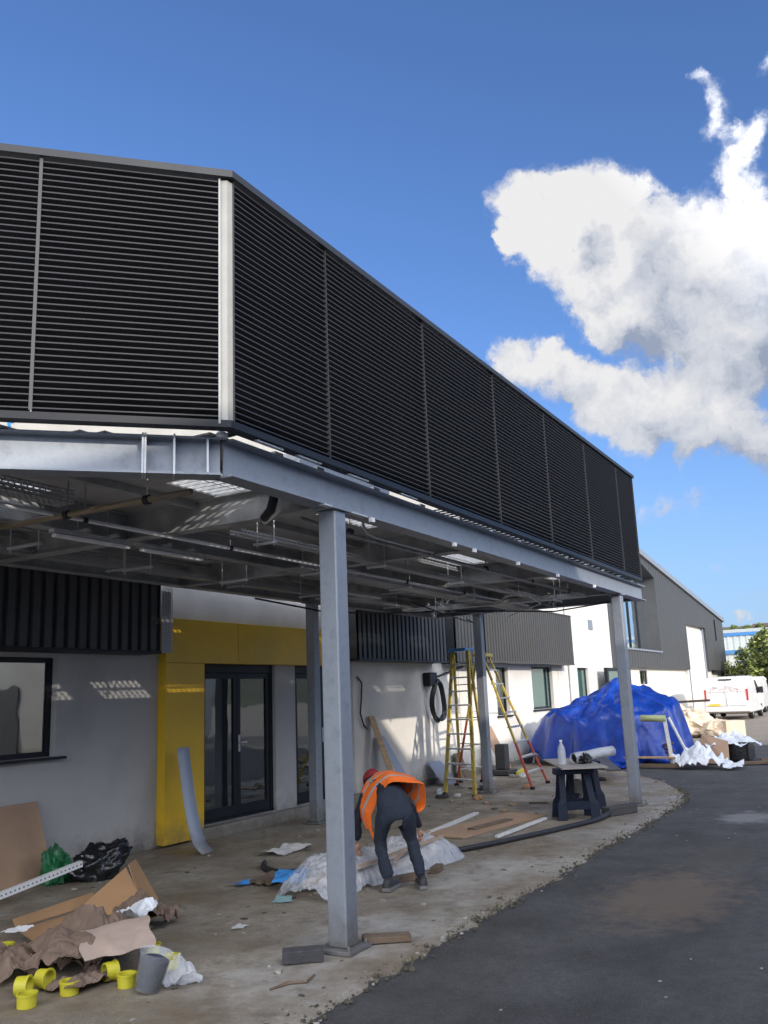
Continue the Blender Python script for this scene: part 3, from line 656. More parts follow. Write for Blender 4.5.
mb = MB(); mb.box(5.15, 5.75, 3.375, 3.43, CZ-.012, CZ-.002); mb.build('packer_plate', M_galvl, K)
def yend(x): # front line
    return max(3.55, 3.465+(4.145-x)+.1)
for x in (1.4, 2.9, 5.375, 7.95, 10.5, 13.21):
    mb = MB(); mb.ibeam((x, yend(x), CZ+.01), (x, 7.2, CZ+.01), .24, .13, .012, .008); mb.build('cross_beam', M_galvd, K)
mb = MB(); mb.ibeam((14.58, 3.55, CZ+.01), (14.58, 7.2, CZ+.01), .24, .13); mb.build('cross_beam', M_galv, K)
for y in (7.25, 5.55): mb = MB(); mb.ibeam((.3 if y > 7 else 2.1, y, CZ+.005), (14.65, y, CZ+.005), .235, .13); mb.build('longitudinal_beam', M_galvd, K)
for y in (3.85, 4.78, 6.45, 6.85):
    mb = MB(); mb.bar((4.145-(y-3.6)+.2, y, 3.235), (14.6, y, 3.235), .06, .055); mb.build('purlin', M_galvd, K)
# deck with openings
OP = [(4.75, 6.2, 4.02, 4.52), (6.4, 7.3, 4.0, 4.3), (9.2, 10.3, 4.3, 4.72), (11.45, 12.4, 5.65, 6.15), (10.7, 11.2, 5.9, 6.3), (11.6, 12.7, 3.92, 4.3), (12.9, 13.1, 4.88, 4.95), (13.3, 13.9, 4.88, 4.95), (7.0, 7.7, 5.9, 6.1), (13.35, 14.4, 5.6, 6.2), (8.3, 9.0, 5.1, 5.3), (3.6, 4.4, 5.3, 5.5)]
mb = MB(); xs = sorted({-.1, 14.66, *[o[0] for o in OP], *[o[1] for o in OP], *[i*.5 for i in range(0, 29)]}); ys = sorted({3.45, 7.5, *[o[2] for o in OP], *[o[3] for o in OP], 3.95, 4.95, 5.9, 6.6, 7.0})
for i in range(len(xs)-1):
    for j in range(len(ys)-1):
        cx, cy = (xs[i]+xs[i+1])/2, (ys[j]+ys[j+1])/2
        if cx+cy < 4.145+3.5: continue
        if any(o[0] < cx < o[1] and o[2] < cy < o[3] for o in OP): continue
        z = 3.272
        mb.add([(xs[i], ys[j], z), (xs[i+1], ys[j], z), (xs[i+1], ys[j+1], z), (xs[i], ys[j+1], z)], [(0, 1, 2, 3)])
mb.build('deck', M_deck, K, solid=.012)
for (a, b, c, d) in OP:
    mb = MB(); n = int((b-a)/.085)
    for i in range(n): x = a+(i+.5)*(b-a)/n; mb.bar((x-.0, c-.02, 3.285), (x+.0, d+.02, 3.285), .012, .02)
    mb.bar((a, (c+d)/2, 3.285), (b, (c+d)/2, 3.285), .012, .02)
    mb.build('floor_grating', M_galvl, K)
# corrugated channel soffits (translucent trays) between beams
for (x0, x1, y0, y1) in ((8.6, 9.1, 4.4, 4.65), (7.1, 7.85, 6.4, 6.8), (10.7, 13.0, 7.32, 7.48)):
    mb = MB(); n = int((x1-x0)/.06)
    for i in range(n): a = x0+i*.06; mb.box(a, a+.05, y0, y1, 3.243, 3.26)
    mb.build('soffit_tray', M_ins, K)

# louvred screen
M_mul = mat('mullion_grey', (.05, .05, .055), .5, .2, .1, 5)
M_post = mat('post_galv', (.3, .3, .285), .5, .3, .12, 5)
SC = empty('louvred_screen', (8, 3.3, 3.3), 'tall black louvred plant screen standing on the canopy edge', 'louvre screen')
Z0, Z1 = 3.335, 4.95
def blades(mb, a, b, nrm):
    """a,b: XY ends; nrm: outward"""
    a, b, nrm = V((*a, 0)), V((*b, 0)), V((*nrm, 0)); n = 40; pz = (Z1-Z0)/n
    for i in range(n):
        z = Z0+pz*(i+.35)
        o0, o1 = V((0, 0, z)), V((0, 0, z+.008))
        mb.m = 1; mb.add([a+o0, b+o0, b+o1, a+o1], [(0, 1, 2, 3)])
        i0, i1 = -nrm*.048+V((0, 0, z-.030)), -nrm*.048+V((0, 0, z-.026))
        mb.m = 0; mb.add([a+o1-nrm*.001, b+o1-nrm*.001, b+i1, a+i1, a+o0, b+o0, b+i0, a+i0], [(0, 1, 2, 3), (4, 7, 6, 5), (3, 2, 6, 7), (0, 3, 7, 4), (1, 5, 6, 2)])
seams = [4.05, 5.12, 6.70, 8.31, 9.89, 11.48, 13.09, 14.07]
for a, b in zip(seams[:-1], seams[1:]):
    mb = MB(); blades(mb, (a+.005, 3.3), (b-.005, 3.3), (0, -1)); mb.build('louvre_panel', [M_blade, M_lip], SC)
Fb = V((4.0, 3.32, 0))
ds = [.03, 1.11, 2.7, 4.3, 5.9]
for a, b in zip(ds[:-1], ds[1:]):
    p, q = Fb+fd*(a+.004), Fb+fd*(b-.004); mb = MB(); blades(mb, (p.x, p.y), (q.x, q.y), (-r2, -r2)); mb.build('louvre_panel', [M_blade, M_lip], SC)
for i, x in enumerate(seams):
    mb = MB(); w = .004 if i < len(seams)-1 else .02
    mb.box(x-w/2, x+w/2, 3.294, 3.37, Z0-.01, Z1); mb.build('mullion', M_mul, SC)
for d in ds[1:]:
    p = Fb+fd*d+pn*.006; mb = MB(); mb.bar(p+V((0, 0, Z0)), p+V((0, 0, Z1)), .02, .0045, up=pn); mb.build('mullion', M_mul, SC)
# corner post, galvanised angle set between the two screens
mb = MB(); c = Fb+V((.02, .02, 0))
p0 = c+fd*.04+pn*.02; p1 = c+V((-.012, -.035, 0))*1.0+V((.0, 0, 0)); p2 = V((4.05, 3.305, 0))
poly = [p0, c+pn*.032+V((.006, -.006, 0)), p2, p2+V((0, .05, 0)), p0-pn*.05]
mb.prism([q+V((0, 0, Z0-.03)) for q in poly], (0, 0, Z1-Z0+.02)); mb.build('corner_post', M_post, SC)
mb = MB(); mb.bar(p0+V((0, 0, Z0-.03))+pn*.006, p0+V((0, 0, Z1))+pn*.006, .012, .02, up=pn); mb.build('post_edge', mat('post_edge', (.3, .31, .33), .5), SC)
# capping and bottom rail
for z0, z1, ov, m, nm in ((Z1+.002, Z1+.05, .03, M_cap, 'capping'), (Z0-.05, Z0-.006, .004, M_black, 'bottom_rail')):
    mb = MB(); e = .415*ov
    cx, cy = 4.02-e*.0-ov*.42, 3.3-ov
    f0 = V((cx, cy, 0)); f1 = V((14.1, 3.3-ov, 0)); g1 = V((14.1, 3.38, 0)); g0 = V((4.06, 3.38, 0))
    h = f0+fd*5.9; hi = g0+fd*5.85
    for poly in ([f0, f1, g1, g0], [f0, g0, hi, h]):
        mb.prism([q+V((0, 0, z0)) for q in poly], (0, 0, z1-z0))
    mb.build(nm, m, SC)
mb = MB()
for x in (4.6, 5.1, 5.9, 6.7, 7.5, 8.3, 9.1, 9.9, 10.7, 11.5, 12.3, 13.1, 13.9): mb = MB(); mb.box(x, x+.09, 3.40, 3.5, BT+.002, Z0-.05); mb.build('bracket', M_galvl, SC)
for x in (4.3, 4.75, 5.4, 6.2): mb = MB(); mb.bar((x, 3.33, 3.275), (x+.28, 3.33, 3.275), .03, .012); mb.build('packing_strip', M_galvl, SC)
# end return of the screen and the black back wall behind it
mb = MB(); blades(mb, (14.08, 3.34), (14.08, 6.9), (1, 0)); mb.build('louvre_panel', [M_blade, M_lip], SC)
# worklight glinting at the corner above the beam
t = empty('site_lamp', (4.12, 3.46, BT), 'small pale lamp lying on the beam at the canopy corner', 'lamp')
mb = MB(); mb.lathe([(0, .045), (.025, .04), (.04, .02), (.04, .0), (0, 0)], (4.1, 3.44, BT+.001), 12); mb.build('lens', M_white, t, smooth=True)
mb = MB(); mb.bar((4.15, 3.45, BT+.03), (4.22, 3.42, BT+.06), .03, .03); mb.build('housing', M_black, t)
# roof plant box glimpsed behind the screen
t = empty('ventilation_unit', (8.5, 5.8, 3.3), 'grey roof ventilation unit standing on the canopy deck', 'ventilation unit')
mb = MB(); mb.box(7.6, 9.6, 5.3, 6.6, 3.36, 4.3); mb.build('casing', M_galv, t, bevel=.02)
mb = MB(); 
for x in (7.8, 9.3): mb.box(x, x+.1, 5.3, 6.6, 3.285, 3.358)
mb.build('foot', M_black, t)

# ------------------------------------------------------------------ services hanging under the canopy
def tray(name, x0, x1, y, z, w=.15, h=.05, label='', along='x', dens=True, mat_=None):
    t = empty(name, (((x0+x1)/2), y, z) if along == 'x' else (y, (x0+x1)/2, z), label, 'cable tray', 'cable trays hung under the canopy')
    mb = MB()
    def P(s, o, q): return (s, y+o, z+q) if along == 'x' else (y+o, s, z+q)
    for (o0, q0, o1, q1) in ((-w/2, h, -w/2, 0), (-w/2, 0, w/2, 0), (w/2, 0, w/2, h)):
        mb.add([P(x0, o0, q0), P(x1, o0, q0), P(x1, o1, q1), P(x0, o1, q1)], [(0, 1, 2, 3)])
    ax = (1, 0, 0) if along == 'x' else (0, 1, 0)
    ay = (0, 1, 1) if along == 'x' else (1, 0, 1)
    mb.build('perforated_tray', mat_ or M_perf, t, uvdir=(ax, ay))
    s = x0+.4
    while s < x1:
        a, b = P(s, -w/2-.06, -.02), P(s, w/2+.06, -.02); mb = MB(); mb.bar(a, b, .03, .02); mb.build('strut', M_galvl, t)
        for o in (-w/2-.03, w/2+.03): mb = MB(); mb.tube([P(s, o, -.05), P(s, o, 3.27-z)], .005, 6); mb.build('hanger_rod', M_galvl, t)
        s += 1.9
    return t
tray('cable_tray', 2.6, 4.25, 5.0, 3.08, .18, .1, label='short perforated steel tray with sunlit holes, nearest the left edge of the canopy')
tray('cable_tray', 2.2, 13.9, 6.75, 3.04, .15, .05, label='long perforated steel tray running nearest the building wall')
tray('cable_tray', 5.6, 13.0, 4.55, 3.0, .12, .05, label='perforated steel tray running between front beam and middle beam')
tray('cable_tray', 3.7, 6.6, 12.3, 2.93, .2, .06, along='y', label='perforated tray crossing the far bay of the canopy toward the wall')
tray('cable_tray', 7.2, 13.9, 5.15, 2.96, .2, .05, label='wide perforated tray hanging lowest under the middle beam')
def pipe(name, pts, r, m, label, cat='pipe', clips=0, group=None):
    t = empty(name, pts[0], label, cat, group)
    mb = MB(); mb.tube(pts, r, 10); mb.build('tube', m, t, smooth=True)
    if clips:
        for i in range(clips):
            mb = MB(); mc = MB()
            f = (i+.5)/clips; a, b = V(pts[0]), V(pts[-1]); c = a.lerp(b, f); d = (b-a).normalized()
            mb.tube([c-d*.02, c+d*.02], r*1.5, 10); mc.tube([c, c+V((0, 0, 3.27-c.z))], .005, 6)
            mb.build('clip', M_black, t); mc.build('hanger_rod', M_galvd, t)
    return t
pipe('conduit', [(4.15, 6.0, 2.98), (4.17, 3.75, 2.98)], .022, M_tan, 'brown conduit crossing toward the front beam, clipped in black', clips=3)
pipe('conduit', [(3.6, 5.0, 3.0), (13.5, 5.0, 3.0)], .016, M_galvl, 'long thin steel conduit beside the middle beam', clips=6)
pipe('conduit', [(5.6, 3.9, 3.05), (6.1, 3.9, 3.02), (12.9, 3.9, 3.02)], .02, M_galvd, 'dull conduit running just behind the front beam', clips=5)
pipe('conduit', [(6.3, 3.75, 3.24), (6.3, 3.75, 3.08), (6.36, 3.75, 3.02), (6.5, 3.75, 3.0), (7.6, 3.75, 3.0)], .012, M_galvl, 'bent conduit dropping beside the nearest column')
pipe('flexible_duct', [(5.05, 3.75, 3.25), (5.05, 3.75, 3.1), (5.08, 3.8, 3.02), (5.2, 3.95, 3.0)], .035, M_black, 'black flexible duct looping down behind the front beam left of the column', 'duct')
pipe('flexible_duct', [(5.2, 3.8, 3.25), (5.2, 3.8, 3.12), (5.24, 3.86, 3.05), (5.4, 4.1, 3.02)], .025, M_white, 'white flexible duct looping down behind the front beam left of the column', 'duct')
pipe('hanging_cable', [(9.0, 7.0, 2.95), (10.5, 6.9, 2.86), (11.8, 6.6, 2.9), (12.6, 5.9, 2.93), (13.6, 4.6, 2.88), (13.9, 3.8, 2.98)], .012, M_black, 'black cable sagging under the far bay of the canopy', 'cable')
pipe('hanging_cable', [(11.2, 5.9, 2.97), (12.0, 5.8, 2.84), (13.0, 5.9, 2.8), (14.0, 6.2, 2.84), (14.4, 6.5, 2.95)], .010, M_black, 'black cable looping low above the stepladders', 'cable')
pipe('hanging_cable', [(11.4, 4.3, 2.98), (12.4, 4.4, 2.9), (13.2, 4.9, 2.92), (14.1, 5.6, 2.9)], .008, M_galvl, 'thin grey cable strung across the far bay', 'cable')
# tangle of bright metal fittings at the far bay
for (x, y, z, s, sd, lb) in ((12.3, 6.0, 2.93, .22, 3, 'tangled bundle of shiny strapping hanging over the ladders'), (12.9, 4.4, 2.96, .14, 8, 'small shiny bundle of strapping near the far end of the front beam')):
    rr = random.Random(sd); mb = MB()
    for i in range(26):
        a = V((x+rr.uniform(-s, s), y+rr.uniform(-s, s), z+rr.uniform(-.05, .12))); b = a+V((rr.uniform(-.14, .14), rr.uniform(-.14, .14), rr.uniform(-.08, .08))); mb.bar(a, b, .015, .003)
    tag(mb.build('strapping_bundle', M_galvl, local=(x, y, z)), lb, 'metal strapping')
# batten lights
def batten(x0, x1, y, z, lb):
    t = empty('batten_light', ((x0+x1)/2, y, z), lb, 'light fitting', 'unlit batten lights under the canopy')
    mb = MB(); mb.box(x0, x1, y-.03, y+.03, z+.02, z+.05); mb.build('body', M_galvd, t)
    mb = MB(); mb.box(x0+.02, x1-.02, y-.022, y+.022, z-.01, z+.018); mb.build('diffuser', M_white, t, bevel=.006)
    for x in (x0+.25, x1-.25): mb = MB(); mb.box(x-.02, x+.02, y-.12, y+.05, z+.052, z+.07); mb.tube([(x, y, z+.07), (x, y, 3.26)], .005, 6); mb.build('bracket', M_galvd, t)
batten(4.45, 5.25, 5.38, 2.94, 'unlit white batten light nearest the left edge under the canopy')
batten(5.35, 6.15, 5.38, 2.94, 'unlit white batten light second from the left under the canopy')
batten(9.3, 10.4, 5.95, 2.96, 'unlit white batten light under the middle of the canopy')
for i, (x, y) in enumerate(((4.7, 6.0), (6.2, 6.25), (7.6, 6.2), (9.4, 6.4), (11.0, 5.0))):
    t = empty('strut_bracket', (x, y, 2.96), 'short steel strut on threaded rods hanging under the canopy', 'bracket', 'strut brackets hung under the canopy')
    mb = MB(); mb.box(x-.012, x+.012, y-.2, y+.2, 2.95, 2.972); mb.build('strut', M_galvl, t)
    
    for o in (-.17, .17): mb = MB(); mb.tube([(x, y+o, 2.92), (x, y+o, 3.27)], .006, 6); mb.build('rod', M_galvl, t)
# mesh basket tray end at the left cladding
t = empty('wire_basket_tray', (7.95, 7.55, 2.7), 'pale wire mesh tray fixed upright at the end of the left dark cladding', 'cable tray')
mb = MB()
for i in range(7): x = 7.895+i*.028; mb.bar((x, 7.535, 2.27), (x, 7.535, 3.05), .005, .005)
for i in range(27): z = 2.28+i*.03; mb.bar((7.89, 7.53, z), (8.068, 7.53, z), .005, .005)
mb.build('mesh', M_galvl, t); mb = MB(); mb.box(7.9, 8.06, 7.55, 7.56, 2.27, 3.0); mb.build('backing', mat('basket_back', (.3, .33, .38), .6), t)

# ------------------------------------------------------------------ coil and wall box
t = empty('cable_coil', (15.75, 7.85, 1.7), 'thick black cable coiled and hung from a box on the white wall', 'cable coil')
mb = MB(); mb.box(15.3, 15.62, 7.74, 7.895, 1.82, 2.08); mb.build('junction_box', M_black, t, bevel=.02)
mb = MB(); pts = []
for i in range(4*24+1):
    a = i/24*2*math.pi; k = i/96; pts.append((15.66+.03*k+(.26+.02*math.sin(a*3))*math.sin(a), 7.80-.05*k+.02*math.sin(a*2), 1.55+(.38+.02*math.cos(i))*math.cos(a)))
mb.tube(pts, .028, 8); mb.tube([(15.6, 7.8, 1.98), (16.1, 7.8, 2.06), (16.6, 7.82, 2.14), (17.0, 7.84, 2.2)], .022, 8); mb.build('coil', M_hose, t, smooth=True)
t = empty('loose_cable', (12.95, 7.86, 1.6), 'thin black cable hanging curved on the wall beside the second door', 'cable')
mb = MB(); mb.tube([(12.85, 7.87, 2.0), (12.98, 7.86, 1.9), (12.95, 7.86, 1.65), (12.9, 7.86, 1.4), (13.0, 7.86, 1.2), (13.12, 7.87, 1.14)], .014, 8); mb.build('tube', M_hose, t, smooth=True)

# ------------------------------------------------------------------ stepladders
def stepladder(name, F1, F2, R1, R2, T1, T2, label, cf, cr, n=9, red=None, blue=False):
    F1, F2, R1, R2, T1, T2 = map(V, (F1, F2, R1, R2, T1, T2))
    t = empty(name, (F1+F2)/2, label, 'stepladder')
    wdir = (F2-F1).normalized()
    for a, b in ((F1, T1), (F2, T2)):
        mb = MB(); k = a.lerp(b, .33)
        mb.m = 1 if red else 0; mb.bar(a, k, .03, .066, up=wdir); mb.m = 0; mb.bar(k, b, .03, .066, up=wdir); mb.build('front_rail', [cf, red or cf], t)
    back = ((R1-F1)+(R2-F2)).normalized()*.12
    for a, b in ((R1, T1), (R2, T2)):
        mb = MB(); k = a.lerp(b+back, .5); mb.m = 1 if red else 0; mb.bar(a, k, .03, .05, up=wdir); mb.m = 0; mb.bar(k, b+back, .03, .05, up=wdir); mb.build('rear_rail', [cr, red or cr], t)
    for i in range(1, n):
        f = i/n; mb = MB(); mb.bar(F1.lerp(T1, f), F2.lerp(T2, f), .085, .025); mb.build('tread', M_alu, t)
    for f in (.12, .3, .5, .75): mb = MB(); mb.bar(R1.lerp(T1+back, f), R2.lerp(T2+back, f), .03, .02); mb.build('rear_brace', M_alu, t)
    mb = MB(); c0, c1 = T1+V((0, 0, .02)), T2+V((0, 0, .02)); mb.bar(c0-wdir*.03+back*.5, c1+wdir*.03+back*.5, .24, .06); mb.build('top_cap', M_blue if blue else cf, t, bevel=.01)
    mb = MB()
    for f in (.55,): mb.bar(F1.lerp(T1, f), R1.lerp(T1+back, f), .02, .006); mb.bar(F2.lerp(T2, f), R2.lerp(T2+back, f), .02, .006)
    mb.build('spreader', M_alu, t)
    for p in (F1, F2, R1, R2): mb = MB(); mb.box(p.x-.04, p.x+.04, p.y-.03, p.y+.03, .005, .05); mb.build('foot', M_black, t)
    return t
stepladder('stepladder', (13.9, 6.85, .02), (13.65, 6.2, .02), (15.9, 7.5, .02), (15.5, 6.75, .02), (14.9, 7.05, 2.42), (14.8, 6.7, 2.42), 'tall all-yellow stepladder with blue top, nearer the coiled cable', M_lady, M_lady, n=10, blue=True)
stepladder('stepladder', (14.9, 5.68, .02), (15.95, 5.78, .02), (15.3, 7.3, .02), (16.0, 7.1, .02), (15.05, 6.52, 2.32), (15.65, 6.66, 2.32), 'yellow stepladder with red lower rails, leaning its legs toward the tarpaulin', M_lady, M_lady, n=9, red=M_ladr)

# ------------------------------------------------------------------ trestles, board and clutter
def trestle(x, y, rz, label):
    t = empty('trestle', (x, y, 0), label, 'trestle', 'black plastic trestles'); t.rotation_euler.z = 0
    ca, sa = math.cos(rz), math.sin(rz)
    def T(a, b, z): return V((x+a*ca-b*sa, y+a*sa+b*ca, z))
    for sx in (-1, 1):
        for sy in (-1, 1):
            mb = MB()
            zs = [(.0, .2, .215, .065), (.2, .17, .205, .06), (.27, .15, .185, .04), (.56, .06, .165, .045)]
            vs = []
            for z, b, a, w in zs:
                for da in (-w, w):
                    for db in (-.02, .02): vs.append(T(sx*a+da, sy*b+db, z))
            fs = []
            for k in range(3):
                o = k*4
                fs += [(o, o+4, o+5, o+1), (o+2, o+3, o+7, o+6), (o, o+2, o+6, o+4), (o+1, o+5, o+7, o+3)]
            fs += [(0, 1, 3, 2), (12, 14, 15, 13)]
            mb.add(vs, fs); mb.build('leg', M_trest, t, bevel=.006)
    mb = MB(); m4 = Matrix.Translation((x, y, 0)) @ Matrix.Rotation(rz, 4, 'Z')
    mb.box(-.26, .26, -.075, .075, .56, .64, m4); mb.build('top_rail', M_trest, t, bevel=.008)
    mb = MB(); mb.box(-.17, .17, -.19, -.175, .13, .23, m4); mb.box(-.17, .17, .175, .19, .13, .23, m4); mb.box(-.16, .16, -.17, .17, .195, .205, m4); mb.build('brace_tray', M_trest, t, bevel=.003)
trestle(11.75, 3.9, R(-60), 'black plastic trestle nearest the viewer carrying the work board')
trestle(12.75, 4.1, R(-65), 'black plastic trestle behind the other under the work board')
m4 = Matrix.Translation((12.2, 4.02, 0)) @ Matrix.Rotation(R(28), 4, 'Z')
mb = MB(); mb.box(-.75, .95, -.30, .30, .643, .662, m4); tag(mb.build('work_board', mat('board', (.3, .28, .26), .7, 0, .2, 6), local=(12.2, 4.0, .65)), 'grey work board laid across the two black trestles', 'board')
# bottle
def R3(ax, ang): return Matrix.Rotation(ang, 3, ax)
t = empty('plastic_bottle', (11.88, 4.08, .663), 'clear plastic bottle standing upright on the work board', 'bottle')
mb = MB(); mb.lathe([(0, 0), (.05, 0), (.055, .02), (.055, .17), (.045, .23), (.018, .28), (.018, .30)], (11.88, 4.08, .664), 16); mb.build('body', M_film, t, smooth=True)
mb = MB(); mb.lathe([(.02, 0), (.02, .025), (0, .025)], (11.88, 4.08, .965), 12); mb.build('cap', M_white, t)
t = empty('foil_duct_roll', (12.3, 3.9, .72), 'silver wrapped roll with dark open end lying on the work board', 'roll')
ax = (V((12.05, 3.98, .735)), V((12.7, 3.62, .79)))
mb = MB(); mb.tube([ax[0].lerp(ax[1], i/6)+V((0, 0, .004*math.sin(i*2))) for i in range(7)], [.068, .07, .066, .07, .068, .07, .068], 18, cap=False); mb.build('wrapping', M_film, t, smooth=True, solid=.004)
mb = MB(); mb.tube([ax[0].lerp(ax[1], .04), ax[0].lerp(ax[1], .96)], .058, 16); mb.build('core', M_black, t, smooth=True)
mb = lump((12.15, 3.85, .663), .13, .08, .08, 5, .5, 4); tag(mb.build('black_strap_bundle', M_hose, local=(12.15, 3.85, .66)), 'heap of black straps lying on the work board in front of the roll', 'straps')
mb = lump((12.5, 3.95, .663), .12, .08, .07, 9, .6, 4); tag(mb.build('green_film_scrap', M_film, local=(12.5, 3.95, .66)), 'crumpled clear wrapping on the work board behind the roll', 'wrapping')
t = empty('metal_drum_lid', (12.55, 4.3, .3), 'round silver lid propped between the trestles', 'lid')
mb = MB(); mb.lathe([(0, .0), (.14, 0), (.15, .02), (.15, .05), (.14, .03), (0, .02)], (12.6, 4.12, .26), 24, R3('Z', R(-30)) @ R3('Y', R(-75))); mb.build('disc', M_alu, t, smooth=True)

def hose(name, pts, r, m, label, cat):
    # smooth a polyline
    P = [V(p) for p in pts]; out = []
    for i in range(len(P)-1):
        a, b, c, d = P[max(i-1, 0)], P[i], P[i+1], P[min(i+2, len(P)-1)]
        for k in range(8):
            s = k/8; out.append(.5*((2*b)+(c-a)*s+(2*a-5*b+4*c-d)*s*s+(3*b-a-3*c+d)*s**3))
    out.append(P[-1]); mb = MB(); mb.tube(out, r, 10); return tag(mb.build(name, m, smooth=True, local=pts[0]), label, cat)
hose('ground_duct', [(8.5, 4.5, .04), (9.1, 4.22, .035), (10.0, 3.92, .035), (10.9, 3.66, .035), (11.5, 3.52, .04), (11.9, 3.5, .06)], .03, M_hose, 'long black duct curving over the slab from the wrapped bundle to the trestles', 'duct')
hose('ground_duct', [(7.7, 5.9, .03), (7.5, 5.75, .03), (7.35, 5.45, .03), (7.5, 5.2, .03)], .03, M_hose, 'short black bent duct on the slab behind the nearest column', 'duct')
mb = MB(); mb.box(-.28, .28, -.075, .075, .006, .12, Matrix.Translation((12.2, 3.45, 0)) @ Matrix.Rotation(R(-25), 4, 'Z')); tag(mb.build('kerb_block', M_block, bevel=.012, local=(12.05, 3.42, 0)), 'dark grey kerb block lying between the trestle and the far column', 'block')
def stick(a, b, w, h, m, label, cat='timber', name='timber_strip', group=None):
    mb = MB(); mb.bar(a, b, w, h); return tag(mb.build(name, m, bevel=.002, local=a), label, cat, group)
stick((9.9, 4.25, .03), (11.45, 4.22, .03), .05, .03, M_whited, 'pale straight timber strip pointing at the trestle legs')
stick((9.2, 5.1, .02), (11.8, 5.35, .02), .07, .03, M_whited, 'long pale board strip lying behind the worker toward the ladders')
m4 = Matrix.Translation((11.0, 4.75, 0)) @ Matrix.Rotation(R(-8), 4, 'Z')
mb = MB(); mb.box(-1.2, .9, -.3, .3, .01, .028, m4); tag(mb.build('plywood_sheet', M_ply, local=(11, 4.75, 0)), 'flat plywood sheet lying on the slab in front of the ladders', 'plywood')
stick((10.3, 4.75, .04), (11.2, 4.62, .04), .12, .02, M_woodd, 'brown offcut lying on top of the flat plywood sheet')
rr = random.Random(4)
for i in range(16):
    x, y = rr.uniform(9.2, 15), rr.uniform(4.6, 7.0); a = rr.uniform(0, 3); l = rr.uniform(.08, .3)
    stick((x, y, .018), (x+l*math.cos(a), y+l*math.sin(a), .018), rr.uniform(.03, .09), .018, rr.choice([M_wood, M_woodd, M_ply]), 'small timber offcut lying on the slab between worker and ladders', group='timber offcuts on the slab', name='timber_offcut')
rr = random.Random(14)
for i in range(14):
    x, y = rr.uniform(13, 17.5), rr.uniform(4.6, 7.6)
    mb = lump((x, y, .0), rr.uniform(.05, .14), rr.uniform(.04, .1), rr.uniform(.03, .07), i, .5, 3, 18, 10)
    tag(mb.build('rubbish_scrap', rr.choice([M_filmw, M_whited, M_block, M_card, M_stone]), local=(x, y, 0)), 'small scrap of site rubbish around the ladder feet', 'rubbish', 'rubbish scraps around the ladder feet')
stick((14.2, 4.9, .05), (18.2, 6.2, .05), .08, .04, M_whited, 'long pale batten on the ground beyond the red ladder')
stick((15.8, 4.5, .25), (18.6, 5.6, .27), .25, .03, M_cladf, 'grey plank raised off the ground behind the trestles')
mb = MB(); mb.box(17.2, 17.45, 7.1, 7.32, .125, .62); mb.box(17.1, 17.6, 7.0, 7.4, .02, .12); tag(mb.build('equipment_case', M_block, bevel=.02, local=(17.3, 7.2, 0)), 'black equipment case stacked against the white wall behind the ladders', 'case')
stick((17.0, 6.75, .06), (17.7, 6.9, .08), .1, .08, M_neon, 'yellow strip of edging lying on the ground between the ladders and the case', name='yellow_edging')
mb = MB(); mb.box(16.45, 16.75, 5.4, 5.6, .01, .2); tag(mb.build('concrete_block', M_stone, bevel=.01, local=(16.5, 5.5, 0)), 'grey concrete block beside the foot of the red ladder', 'block')
# boards leaning on the wall
def lean(name, x, y, w, h, yt, m, label, tilt=0., th=.02, cat='board'):
    a = V((x, y, .01)); b = V((x+tilt, yt, h)); mb = MB(); mb.bar(a, b, w, th, up=(0, 1, .01)); return tag(mb.build(name, m, local=a, bevel=.002), label, cat)
def leanx(name, x0, x1, yb, yt, h, m, label, th=.015, cat='board', z0=.008):
    mb = MB(); n = V((0, -h, -(yb-yt))).normalized()
    d = V((0, -(h), (yt-yb)*-1))
    mb.prism([(x0, yb, z0), (x1, yb, z0), (x1, yt, h), (x0, yt, h)], (0, -th, -.002)); return tag(mb.build(name, m, local=((x0+x1)/2, yb, 0), bevel=.002), label, cat)
leanx('plywood_sheet', 4.7, 6.44, 7.58, 7.85, .74, M_ply, 'brown plywood sheet leaning against the grey wall under the window', cat='plywood')
leanx('timber_board', 17.8, 18.3, 7.4, 7.84, .95, M_ply, 'brown board leaning on the white wall right of the black case')
leanx('timber_board', 13.15, 13.33, 7.35, 7.86, 1.35, M_wood, 'pale timber board leaning on the wall beside the second door')
leanx('timber_board', 13.36, 13.6, 7.2, 7.84, 1.0, M_panel, 'greyish board leaning beside the pale timber near the second door')
leanx('small_panel', 15.2, 15.75, 7.5, 7.84, .42, M_panel, 'small blue grey panel leaning on the white wall left of the ladders', cat='panel')
leanx('small_panel', 16.35, 16.65, 7.6, 7.85, .5, M_woodd, 'dark narrow offcut leaning on the wall behind the yellow ladder', cat='panel')
# curved blue-grey strip on the yellow surround
mb = MB(); vs = []; n = 16
for i in range(n+1):
    t = i/n; z = .012+1.14*t; y = 7.0+.57*(t**.55) if t > 0 else 7.0; x = 8.0+.20*t+.02*math.sin(t*3)
    w = .215
    vs += [(x, y, z), (x+w, y+.01, z-.0)]
mb.add(vs, [(2*i, 2*i+1, 2*i+3, 2*i+2) for i in range(n)])
tag(mb.build('bent_panel_strip', M_panel, solid=.008, local=(8.1, 7, 0), smooth=True), 'long blue grey strip bent as it leans on the yellow surround', 'panel strip')
